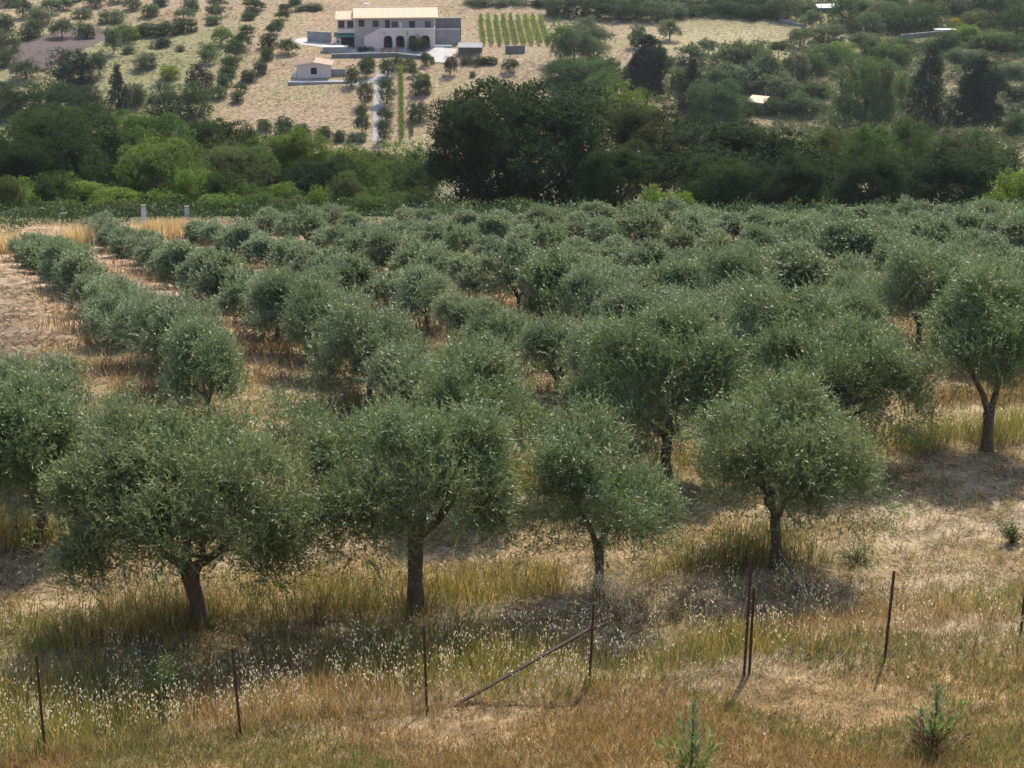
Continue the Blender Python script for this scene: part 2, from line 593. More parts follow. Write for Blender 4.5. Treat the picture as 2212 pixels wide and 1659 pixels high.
# --- the front rows: each tree modelled for itself: base pixel, crown half width, half height, crown centre height, fork, trunk radius
FRONT = [
    (430, 1355, 2.6, 1.6, 2.72, 1.1, .165, dict(lean=-.12, limbs=4, first=.2), "broad olive tree with a low forked trunk, largest of the row behind the iron stakes"),
    (900, 1325, 2.05, 1.4, 3.15, 1.7, .15, dict(lean=.02, limbs=4, first=2.6), "olive tree with a tall straight trunk and dark round crown, behind the diagonal brace"),
    (1290, 1290, 1.75, 1.3, 2.4, 1.15, .105, dict(lean=.0, limbs=3, first=1.), "slim-trunked olive tree with a thin see-through crown, rising behind wild oats"),
    (1680, 1222, 2.2, 1.3, 2.65, 1.1, .12, dict(lean=-.1, limbs=3, first=0.1), "olive tree with a trunk forking into a V beside the mown straw"),
    (90, 1170, 1.65, 1.6, 2.45, .9, .13, dict(lean=0, limbs=4), "olive tree cut by the left edge of the photo, partly behind the broad forked olive"),
    (650, 1117, .95, 1.0, 2.2, 1.0, .07, dict(limbs=3), "small young olive tree between the broad forked olive and the straight-trunked one"),
    (1030, 1080, 1.75, 1.4, 2.5, 1.2, .12, dict(limbs=4), "bright green olive tree directly behind the straight-trunked olive"),
    (1440, 1040, 2.35, 1.5, 2.75, 1.2, .14, dict(limbs=4), "big rounded olive tree behind the thin see-through olive"),
    (1820, 1003, 2.25, 1.3, 2.5, 1.1, .13, dict(limbs=4), "wide olive tree behind the V-forked olive, left of the twin-stemmed one"),
    (2130, 972, 2.0, 1.45, 3.5, 1.0, .14, dict(limbs=2, first=.2, lean=0), "olive tree with twin dark stems standing in tall green grass"),
]
for i, (px, py, a, b, zc, fork, r, kw, lab) in enumerate(FRONT):
    dens = {2: 250, 3: 330, 5: 300}.get(i, 430)
    cm, tm = make_olive(100 + i, a, b, zc, fork, r, dens=dens, **kw)
    p = ground(px, py)
    olive_tree((p.x, p.y, p.z - .02), cm, tm, tint(OLIVE, RNG, .08), lab, "olive trees nearest the fence")

HI = [make_olive(200 + i, a, b, zc, .8, .11, dens=330, L=.10, W=.028) for i, (a, b, zc) in enumerate([(1.95, 1.25, 2.1), (1.8, 1.15, 2.0), (2.05, 1.35, 2.25), (1.7, 1.2, 2.0)])]
LO = [make_olive(300 + i, a, b, zc, .75, .11, dens=170, L=.16, W=.05, n=6) for i, (a, b, zc) in enumerate([(1.9, 1.2, 2.05), (1.75, 1.1, 1.95), (2.0, 1.3, 2.2), (1.85, 1.25, 2.0), (1.65, 1.15, 1.9)])]

ORD = ["first", "second", "third", "fourth", "fifth", "sixth", "seventh", "eighth", "ninth", "tenth", "eleventh", "twelfth", "thirteenth", "fourteenth", "fifteenth", "sixteenth", "seventeenth", "eighteenth", "nineteenth", "twentieth", "twenty-first", "twenty-second", "twenty-third", "twenty-fourth", "twenty-fifth", "twenty-sixth"]
NUM = ["no", "one", "two", "three", "four", "five", "six", "seven", "eight", "nine", "ten", "eleven", "twelve", "thirteen", "fourteen", "fifteen", "sixteen", "seventeen", "eighteen"]
rg = random.Random(5)
COLS = [3.8, 8.6, 13.2, 18.4, 23.3, 28.0] + [32.6 + 4.6*i for i in range(13)]
for ci, s0 in enumerate(COLS):
    count = 0
    for ri in range(2, len(ROWS)):
        n0 = ROWS[ri]
        if ci == 0 and ri > 2: continue
        if ci == 1 and (ri == 2 or n0 > 101): continue
        if ci == 2 and n0 > 110: continue
        if ci == 3 and n0 > 108: continue
        s = s0 + rg.uniform(-.16, .16); n = n0 + rg.uniform(-.4, .4)
        if ci == 1: s -= .3*math.sin((n0-50)*.06)
        x, y = from_sn(s, n)
        if y > 119 or y < 30: continue
        px, py = project((x, y, float(T(x, y)) + 1.8))
        if px < -90 or px > 2300: continue
        count += 1
        if rg.random() < .06 and ci > 3: continue
        f = min(1, max(0, (n - 46)/62))
        sc = (rg.uniform(.86, 1.06) if ci < 4 else rg.uniform(.74, 1.16)) * (.93 - .25*f + .16*min(1, max(0, (s - 34)/25))*(1 - .5*f))
        if ci in (1, 2) and n0 < 63: sc *= 1.12
        hs = rg.uniform(.8, 1.15) * (1 - .3*f)
        V = HI if y < 66 else LO
        cm, tm = V[rg.randrange(len(V))]
        row = ["", "row bordering the bare dirt strip", "row left of the tall concrete post", "row leading to the short concrete post"][ci] if ci < 4 else f"row {NUM[ci-3]} right of the short concrete post"
        if ci == 0: lab = "olive tree cut by the left edge, above the dirt strip's near end"
        else: lab = f"{ORD[count-1]} olive tree up the {row}"
        olive_tree((x, y, float(T(x, y)) - .05), cm, tm, tint((.16, .208, .10), RNG, .22), lab, "olive trees of the orchard rows", AL + rg.choice([0, math.pi]) + rg.uniform(-.3, .3), (sc*(.74 if ci < 4 else .82), sc*1.22, sc*hs*(.88 if ci < 4 else 1)))


# ------------------------------------------------------------------ trees of the valley and the far hillside (unit crowns: radius 1, height 2, base at z 0)
def blob_lobes(rng, n, kind):
    L = []
    if kind == 'round':
        L.append((0, 0, .92, .72, .72, .74))
        for i in range(n):
            d = rng.normal(size=3); d /= np.linalg.norm(d)
            if d[2] < -.8: d[2] *= -.5
            q = rng.uniform(.52, .92); rr = rng.uniform(.14, .36)
            L.append((d[0]*q, d[1]*q, max(.3, .95 + d[2]*q*1.0), rr, rr, rr*.9))
    elif kind == 'low':                        # wide bush that reaches the ground
        for i in range(n):
            th = rng.uniform(0, 6.28); q = math.sqrt(rng.random())*.72; rr = rng.uniform(.22, .42)
            top = 1.7*(1 - .55*q*q)*rng.uniform(.75, 1.05)
            L.append((q*math.cos(th), q*math.sin(th), max(rr, top - rr), rr, rr, rr))
            L.append((q*math.cos(th), q*math.sin(th), max(rr*.6, (top - rr)*.45), rr, rr, max(rr, top*.35)))
    elif kind == 'flat':                       # umbrella pine
        for i in range(n):
            th = rng.uniform(0, 6.28); q = math.sqrt(rng.random())*.72; rr = rng.uniform(.24, .38)
            L.append((q*math.cos(th), q*math.sin(th), 1.62 - .3*q*q + rng.uniform(-.12, .12), rr, rr, rr*.62))
    elif kind == 'spike':                      # dense conifer
        for i in range(n):
            z = rng.uniform(.12, 1.9); w = (1 - z/2.05)**.8; th = rng.uniform(0, 6.28); q = w*rng.uniform(.35, .95); rr = .08 + .2*w
            L.append((q*math.cos(th), q*math.sin(th), z, rr, rr, rr*1.1))
        L.append((0, 0, .9, .3, .3, .9))
    elif kind == 'tier':                       # cedar: flat irregular plates of foliage
        for i in range(n):
            z = rng.uniform(.35, 1.85); w = 1 - .72*(z/2)**1.2; th = rng.uniform(0, 6.28); q = w*rng.uniform(.1, .8); rr = rng.uniform(.16, .30)*(.6 + .5*w)
            L.append((q*math.cos(th), q*math.sin(th), z, rr, rr, .07 + .04*rng.random()))
    return L


def unit_trunk(rng, kind):
    mb = MB()
    top = 1.5 if kind in ('spike', 'tier', 'flat') else 1.0
    rad = .05 if kind != 'low' else .03
    mb.tube([(0, 0, -.12), (.01, 0, .2), (-.015, .01, .6), (0, 0, top)], [rad*1.5, rad*1.05, rad*.85, rad*.4], 7, .1, rng)
    if kind != 'spike':
        for i in range(6):
            th = i*1.05 + rng.uniform(-.3, .3); z0 = rng.uniform(.45, .9)*(1.4 if kind == 'flat' else 1)
            q = rng.uniform(.4, .65)
            mb.tube([(0, 0, z0), (q*.5*math.cos(th), q*.5*math.sin(th), z0+.22), (q*math.cos(th), q*math.sin(th), min(1.6, z0+.55))], [rad*.5, rad*.36, rad*.12], 5)
    return mb.mesh("tree_trunk", M_WOOD, True)


CROWNS = {}


def crown_kit(kind, lod, variants):
    out = []
    for i in range(variants):
        rng = np.random.default_rng(hash((kind == 'round')*7 + len(kind)*13 + lod*31 + i*101) % 100000)
        nl = {'round': 50, 'low': 14, 'flat': 22, 'spike': 46, 'tier': 64}[kind]
        ns, k, L, W, sl = {0: (15000, 8, .027, .021, .085), 1: (3200, 6, .055, .034, .12), 2: (900, 5, .11, .07, .2)}[lod]
        lob = blob_lobes(rng, nl, kind)
        up = {'round': .35, 'low': .5, 'flat': .6, 'spike': .3, 'tier': .1}[kind]
        V, r = crown_quads(rng, lob, ns, k, L, W, sl, up=up, gap=-.28, gapk=9.0, inner=.38, low=-.85, jit=.55)
        out.append((quads_mesh(kind + "_crown", V, M_LEAF, r), unit_trunk(rng, kind)))
    return out


for kd in ('round', 'low', 'flat', 'spike', 'tier'):
    CROWNS[kd] = {0: crown_kit(kd, 0, 3 if kd == 'round' else 1) if kd in ('round', 'low', 'tier') else None,
                  1: crown_kit(kd, 1, 4 if kd in ('round', 'low') else 1),
                  2: crown_kit(kd, 2, 4) if kd in ('round', 'low') else None}
_olive_far = []
for i in range(4):
    rng = np.random.default_rng(900 + i)
    V, r = crown_quads(rng, [(x, y, z*.8 - .62, a, b, c*.85) for x, y, z, a, b, c in [(l[0], l[1], l[2], l[3], l[4], l[5]) for l in olive_lobes(rng, 1.0, .85, 2.0)]], 1000, 6, .11, .055, .24, up=.7, gap=-.3, gapk=6, inner=.6)
    mb = MB(); mb.tube([(0, 0, -.12), (.02, 0, .3), (0, 0, .6), (.2, .1, 1.1)], [.07, .05, .05, .02], 6)
    mb.tube([(0, 0, .55), (-.25, .05, 1.1)], [.04, .02], 5)
    _olive_far.append((quads_mesh("far_olive_crown", V, M_LEAF, r), mb.mesh("far_olive_trunk", M_WOOD, True)))
CROWNS['olive'] = {0: None, 1: None, 2: _olive_far}

# leaf colours
OAK, HOLM, MID, BRIGHT, LIME, BROWNISH, GREY, SILVER, PINE, PLUM, SAGE = ((.056, .090, .030), (.036, .060, .025), (.09, .145, .042), (.145, .205, .048), (.19, .235, .045),
    (.098, .115, .05), (.11, .135, .08), (.12, .14, .095), (.026, .044, .024), (.05, .022, .03), (.10, .12, .05))
TREES = []


def tree(loc, w, h, kind, col, label=None, name="tree", cat="tree", group=None, lod=None, key=None, asp=None):
    sc = scale_at(Vector(loc)) * w * .463
    if lod is None: lod = 0 if sc > 75 else 1 if sc > 26 else 2
    K = CROWNS[kind]
    while K.get(lod) is None: lod = lod + 1 if lod < 2 and K.get(lod+1) is not None else lod - 1
    cm, tm = K[lod][rg.randrange(len(K[lod]))]
    t = empty(name, loc, rg.uniform(0, 6.28))
    hc = min(h, asp*w) if asp else h
    c = link("crown", cm, t); c.color = (*tint(col, RNG, .1), 1)
    c.scale = (w/2, w/2, hc/2); c.location = (0, 0, h - hc)
    k = link("trunk", tm, t); k.scale = (w/2, w/2, (h - hc*.35)/1.6 if asp else h/2)
    tag(t, label, cat, group)
    if label is None: TREES.append((t, key or "bushy green tree"))
    return t


def on_hill(px, py, wpx, hpx, kind, col, label=None, **kw):
    """tree whose foot shows at (px, py)"""
    p = ground(px, py); s = scale_at(p)
    return tree((p.x, p.y, p.z - .1), wpx/s, hpx/s/.975, kind, col, label, **kw)


def in_gully(px, top, wpx, y, kind, col, label=None, **kw):
    """tree at depth y whose foot is hidden: top pixel and width in the photo give its size"""
    q = at_depth(px, y, top)
    z0 = float(T(q.x, y)); s = scale_at(Vector((q.x, y, z0 + 4)))
    kw.setdefault('asp', .95 if kind == 'round' else 1.1)
    return tree((q.x, y, z0 - .2), wpx/s*1.13, (q.z - z0)*1.02, kind, col, label, **kw)


GT = "trees in the valley behind the orchard"
# the big crowns just behind the orchard
in_gully(1160, 158, 380, 172, 'round', HOLM, "huge dark evergreen oak rising above the middle of the orchard", name="oak_tree", group=GT, lod=0)
in_gully(1020, 192, 210, 167, 'round', HOLM, "dark oak crowding the near side of the huge evergreen oak, by the vine row", name="oak_tree", group=GT, lod=0)
in_gully(1330, 300, 150, 163, 'round', OAK, "lower dark oak against the right flank of the huge evergreen oak", name="oak_tree", group=GT, lod=0)
in_gully(1345, 186, 130, 190, 'round', BRIGHT, "yellow-green topped tree just behind the huge evergreen oak's right shoulder", group=GT)
in_gully(1405, 215, 190, 180, 'round', (.062, .072, .034), "olive-brown oak between the two largest dark oaks", name="oak_tree", group=GT, lod=0)
in_gully(1620, 250, 330, 166, 'round', HOLM, "wide dark oak with sunlit tufts, second largest behind the orchard", name="oak_tree", group=GT, lod=0)
in_gully(1555, 330, 150, 158, 'round', OAK, "dark oak bush filling the front of the wide sunlit-tufted oak", name="oak_tree", group=GT)
in_gully(1715, 320, 150, 157, 'round', HOLM, "shaded oak at the right foot of the wide sunlit-tufted oak", name="oak_tree", group=GT)
in_gully(1880, 325, 150, 154, 'round', HOLM, "low dark oak standing alone between pale bushes, behind the orchard", name="oak_tree", group=GT)
in_gully(2045, 300, 215, 160, 'round', HOLM, "broad dark oak beside the yellow-green bush on the right", name="oak_tree", group=GT, lod=0)
in_gully(2195, 332, 110, 150, 'low', LIME, "yellow-green bush cut by the right edge behind the orchard", name="bush", cat="bush", group=GT)
in_gully(2140, 415, 60, 145, 'low', GREY, "grey-green bush below the yellow-green one at the right edge", name="bush", cat="bush", group=GT)
in_gully(1805, 270, 90, 185, 'round', SAGE, "pale green tree above the gap between two dark oaks", group=GT)
in_gully(1890, 265, 110, 180, 'round', MID, "mid-green tree over the low lone oak", group=GT)
in_gully(1975, 248, 100, 195, 'round', (.07, .11, .04), "rounded fresh green tree below the dark pine pair", group=GT)
in_gully(2110, 262, 110, 190, 'round', GREY, "grey-green tree above the broad oak on the right", group=GT)
in_gully(1430, 375, 90, 148, 'low', BRIGHT, "bright green shrub in the notch between the two largest oaks", name="bush", cat="bush", group=GT)
in_gully(1480, 395, 60, 143, 'low', LIME, "small lime-green shrub at the foot of the wide oak", name="bush", cat="bush", group=GT)
# left of the big oak
in_gully(100, 262, 215, 166, 'round', HOLM, "massive dark oak at the left edge below the green slope", name="oak_tree", group=GT, lod=0)
in_gully(25, 300, 130, 160, 'round', HOLM, "dark oak cut by the left edge beside the massive one", name="oak_tree", group=GT, lod=0)
in_gully(125, 214, 220, 184, 'round', OAK, "round green oak rising behind the massive left dark oak", name="oak_tree", group=GT, lod=0)
in_gully(320, 232, 170, 192, 'round', (.115, .175, .05), "fresh green domed tree in the middle of the left wood", group=GT, lod=0)
in_gully(250, 262, 110, 186, 'round', OAK, "dark green tree left of the fresh green domed tree", group=GT)
in_gully(460, 250, 150, 205, 'round', (.045, .075, .028), "dark green spreading tree right of the fresh green domed tree", group=GT)
in_gully(530, 268, 90, 210, 'round', OAK, "small dark tree at the foot of the straw field", group=GT)
in_gully(330, 292, 170, 151, 'round', (.15, .195, .06), "light green airy tree right behind the tall concrete post", group=GT, lod=0)
in_gully(410, 330, 100, 156, 'round', MID, "mid-green tree tucked against the light airy tree", group=GT)
in_gully(505, 303, 150, 163, 'round', (.13, .15, .065), "brownish green tree with thin foliage, left of the small dark oak", group=GT, lod=0)
in_gully(645, 268, 130, 182, 'round', BRIGHT, "bright yellowish green tree above the small dark oak", group=GT, lod=0)
in_gully(690, 325, 150, 158, 'round', HOLM, "small dark oak with a dense crown just behind the orchard's left half", name="oak_tree", group=GT, lod=0)
in_gully(765, 322, 130, 180, 'round', (.088, .13, .032), "bright green tree between the small dark oak and the drive's end", group=GT)
in_gully(835, 330, 120, 186, 'round', MID, "green tree hiding the lower end of the drive", group=GT)
in_gully(890, 340, 110, 176, 'round', (.05, .082, .03), "darker green tree where the vine row ends", group=GT)
in_gully(820, 372, 140, 160, 'low', MID, "wide green thicket between the small dark oak and the huge one", name="bush", cat="bush", group=GT)
in_gully(910, 380, 80, 152, 'low', OAK, "dark shrub against the left flank of the huge evergreen oak", name="bush", cat="bush", group=GT)
in_gully(190, 372, 190, 143, 'low', LIME, "sunlit yellow-green bush left of the tall concrete post", name="bush", cat="bush", group=GT, lod=0)
in_gully(28, 398, 100, 142, 'low', BRIGHT, "green bush at the left edge next to the sunlit yellow-green bush", name="bush", cat="bush", group=GT)
in_gully(100, 415, 90, 138, 'low', MID, "low bramble-like bush between the two yellow-green bushes", name="bush", cat="bush", group=GT)
in_gully(255, 425, 90, 136, 'low', BROWNISH, "brownish low bush under the sunlit yellow-green bush", name="bush", cat="bush", group=GT)
in_gully(480, 392, 110, 140, 'low', BRIGHT, "bright low bush right of the short concrete post", name="bush", cat="bush", group=GT)
in_gully(555, 400, 90, 140, 'low', MID, "green low bush below the brownish thin tree", name="bush", cat="bush", group=GT)
in_gully(620, 405, 90, 139, 'low', SAGE, "pale sage bush left of the small dark oak's foot", name="bush", cat="bush", group=GT)
in_gully(40, 440, 90, 134, 'low', GREY, "grey-green bush at the orchard's far left corner", name="bush", cat="bush", group=GT)
in_gully(150, 452, 80, 132, 'low', OAK, "dark small bush behind the leftmost orchard row", name="bush", cat="bush", group=GT)

FILL = [MID, OAK, BRIGHT, BRIGHT, MID, SAGE, BROWNISH, (.05, .085, .028)]
for i in range(22):                                           # second storey of the wood between the named crowns
    px = 20 + 42*i + rg.uniform(-12, 12)
    in_gully(px, rg.uniform(300, 345) - (10 if px < 560 else 0), rg.uniform(95, 140), rg.uniform(186, 206), 'round', rg.choice(FILL), key="leafy tree of the wood", group=GT)
for i in range(14):
    px = 1420 + 58*i + rg.uniform(-12, 12)
    in_gully(px, rg.uniform(285, 320), rg.uniform(95, 140), rg.uniform(196, 215), 'round', rg.choice(FILL), key="leafy tree of the wood", group=GT)
for i in range(20):
    px = 10 + 46*i + rg.uniform(-12, 12)
    in_gully(px, rg.uniform(338, 412), rg.uniform(70, 125), rg.uniform(139, 156), 'low', rg.choice(FILL), key="low bush of the wood", name="bush", cat="bush", group=GT)
# ---- far hillside, left
GH = "trees on the far hillside"
on_hill(155, 190, 128, 106, 'low', PINE, "dark flat-topped umbrella pine on the left slope", name="pine_tree", group=GH, lod=1)
on_hill(258, 245, 62, 105, 'spike', PINE, "dark pointed conifer between the umbrella pine and the plum-leaved tree", name="conifer", group=GH, lod=1)
on_hill(432, 205, 62, 66, 'round', PLUM, "dark purple-leaved tree on the left slope", name="plum_tree", group=GH, lod=1)
on_hill(390, 256, 150, 104, 'low', OAK, "dark leafy tree below the purple-leaved tree", group=GH, lod=1)
on_hill(185, 256, 130, 92, 'low', HOLM, "dark tree under the umbrella pine", group=GH, lod=1)
on_hill(105, 250, 130, 96, 'low', OAK, "dark tree left below the umbrella pine", group=GH, lod=1)
on_hill(22, 250, 110, 100, 'low', OAK, "dark tree at the left edge above the massive oak", group=GH, lod=1)
on_hill(300, 225, 60, 60, 'low', GREY, "greyish bush beside the pointed conifer", name="bush", cat="bush", group=GH)
on_hill(370, 172, 55, 38, 'low', LIME, "lime-green bush above the purple-leaved tree", name="bush", cat="bush", group=GH)
on_hill(268, 92, 66, 42, 'round', BRIGHT, "bright green round tree at the left end of the dark hedge", group=GH, lod=1)
for px, w, c in ((290, 60, OAK), (330, 66, HOLM), (372, 62, OAK), (405, 50, HOLM)):
    on_hill(px, 82 - (px-290)*.12, w, 36, 'low', c, key="dark green hedge tree", name="hedge_tree", group="dark hedge on the left slope", lod=1)
on_hill(350, 102, 56, 26, 'low', HOLM, "low dark bush in front of the dark hedge", name="bush", cat="bush", group=GH)
on_hill(478, 98, 50, 42, 'round', BRIGHT, "bright green tree between the dark hedge and the field rows", group=GH)
on_hill(452, 134, 50, 42, 'round', MID, "green tree below the bright one near the field rows", group=GH)
FAR_OLIVES = [(10, 70, 40, 38), (22, 112, 46, 48), (50, 38, 38, 36), (86, 52, 56, 38), (58, 86, 34, 30), (72, 78, 40, 38), (12, 142, 32, 36), (178, 38, 36, 22), (240, 50, 44, 30), (138, 20, 32, 22),
              (112, 30, 36, 30), (206, 14, 38, 20), (287, 20, 36, 20), (327, 34, 36, 26), (350, 12, 30, 18), (407, 22, 36, 30), (397, 42, 36, 22), (134, 82, 42, 36), (180, 82, 38, 34), (245, 118, 30, 50), (278, 116, 26, 18),
              (470, 15, 34, 18), (467, 38, 34, 22), (464, 52, 30, 18), (547, 6, 32, 16), (551, 22, 34, 20), (545, 32, 30, 18), (538, 42, 30, 18), (534, 71, 28, 18), (597, 58, 28, 16), (590, 74, 30, 20), (610, 42, 24, 18),
              (580, 104, 38, 30), (574, 127, 30, 26), (564, 158, 28, 26), (543, 174, 36, 24), (515, 221, 27, 24), (623, 116, 34, 28), (618, 26, 30, 16), (524, 105, 34, 30), (508, 126, 36, 34), (500, 146, 34, 26), (492, 166, 32, 24),
              (484, 188, 32, 28), (470, 212, 34, 30), (314, 148, 46, 36), (56, 170, 50, 34), (215, 162, 34, 46), (392, 110, 20, 14), (640, 10, 28, 14), (20, 12, 44, 24), (160, 4, 36, 18), (256, 4, 36, 18), (520, 200, 24, 18)]
for px, py, w, h in FAR_OLIVES:
    on_hill(px, py, w*1.32, h*1.28, rg.choice(['olive', 'low', 'low']), tint(OAK if px > 480 else GREY, RNG, .2), key="small dark olive tree" if px > 480 else "grey-green olive tree", name="olive_tree", cat="olive tree", group="olive trees on the far hillside")
# foot of the straw field
for px, py, w, h, c in ((612, 292, 50, 52, OAK), (655, 296, 44, 42, HOLM), (700, 300, 50, 36, OAK), (735, 304, 40, 30, HOLM), (575, 282, 46, 34, MID), (770, 306, 44, 26, GREY)):
    on_hill(px, py, w, h, 'low', c, key="dark bush", name="bush", cat="bush", group="bushes at the foot of the straw field", lod=1)

# ---- around the farm
GD = "round clipped trees along the drive"
for px, py, w, h, where in ((792, 166, 30, 44, "at the drive's top on its left"), (789, 229, 32, 54, "halfway down the drive on its left"), (781, 258, 21, 32, "small one below the halfway tree on the drive's left"), (783, 288, 30, 44, "lowest on the drive's left"),
                          (838, 168, 36, 42, "at the drive's top on its right"), (836, 224, 36, 56, "largest on the drive's right"), (834, 262, 34, 34, "third down on the drive's right"), (832, 308, 32, 50, "lowest on the drive's right"), (797, 152, 26, 30, "dark one behind the drive's top left tree")):
    on_hill(px, py, w*1.2, h*1.06, 'round', OAK, f"round clipped tree, {where}", name="clipped_tree", group=GD, lod=1)
on_hill(760, 186, 38, 44, 'round', OAK, "rounded tree between the pink hut and the drive", group=GH, lod=1)
for px, py, w, h, lab in ((860, 148, 26, 30, "round tree left of the front yard wall"), (884, 150, 32, 26, "flat round tree in front of the yard wall"), (922, 142, 28, 32, "round tree by the right end of the yard wall"), (898, 112, 40, 34, "dark leafy tree in front of the arches"), (916, 110, 26, 28, "dark tree before the rightmost arch"),
                          (705, 112, 10, 12, "small round shrub left of the porch"), (778, 112, 16, 16, "round shrub at the foot of the outside stair"), (795, 110, 30, 14, "low hedge under the outside stair"), (845, 102, 20, 16, "shrub before the leftmost arch"), (868, 100, 24, 14, "shrub before the second arch"), (935, 138, 10, 16, "tiny round shrub right of the yard wall")):
    on_hill(px, py, w, h, 'round' if h > 18 else 'low', HOLM if 'dark' in lab else OAK, lab, name="shrub" if h < 18 else "tree", cat="shrub" if h < 18 else "tree", group="planting around the farmhouse", lod=1)
on_hill(973, 162, 34, 46, 'round', (.06, .035, .04), "purple-leaved airy tree below the grey retaining wall", name="plum_tree", group=GH, lod=1)
for px, w in ((1010, 36), (1034, 36), (1058, 36)):
    on_hill(px, 138, w, 22, 'low', HOLM, key="dark hedge bush", name="hedge_bush", cat="bush", group="dark hedge below the vineyard", lod=1)
on_hill(1101, 156, 38, 34, 'round', OAK, "rounded dark bush below the vineyard's stone edge", name="bush", cat="bush", group=GH, lod=1)
on_hill(1022, 166, 20, 16, 'low', GREY, "small grey bush on the slope under the dark hedge", name="bush", cat="bush", group=GH)
on_hill(908, 205, 56, 62, 'low', (.05, .085, .028), "upper dense green shrub right of the vine row", name="bush", cat="bush", group=GH, lod=1)
on_hill(906, 262, 54, 56, 'low', (.04, .07, .024), "lower dense green shrub right of the vine row", name="bush", cat="bush", group=GH, lod=1)
on_hill(892, 165, 22, 32, 'round', MID, "slim green tree above the two dense shrubs", group=GH)
on_hill(665, 22, 70, 20, 'low', GREY, "long grey-green hedge behind the farmhouse's left wing", name="hedge", cat="hedge", group=GH, lod=1)

# ---- far hillside, right
on_hill(1395, 226, 160, 148, 'tier', (.030, .050, .030), "dark cedar with flat layered branches on the right slope", name="cedar", group=GH, lod=0)
on_hill(1495, 240, 92, 112, 'spike', PINE, "dark bristly conifer right of the layered cedar", name="conifer", group=GH, lod=1)
on_hill(1540, 278, 150, 108, 'round', (.075, .12, .045), "green broad tree below the bristly conifer", group=GH, lod=0)
on_hill(1868, 290, 150, 178, 'round', (.095, .145, .055), "tall domed green tree on the right slope", group=GH, lod=0)
on_hill(1945, 222, 50, 62, 'round', (.12, .17, .07), "lighter green tree leaning on the tall domed tree", group=GH, lod=1)
on_hill(2003, 266, 112, 170, 'spike', PINE, "dark pine with a pointed head right of the domed tree", name="pine_tree", group=GH, lod=1)
on_hill(2110, 300, 185, 176, 'tier', PINE, "big dark pine with layered branches by the right edge", name="pine_tree", group=GH, lod=0)
on_hill(1681, 146, 56, 58, 'flat', SAGE, "small umbrella-shaped tree with bare trunk on the right slope", group=GH, lod=1)
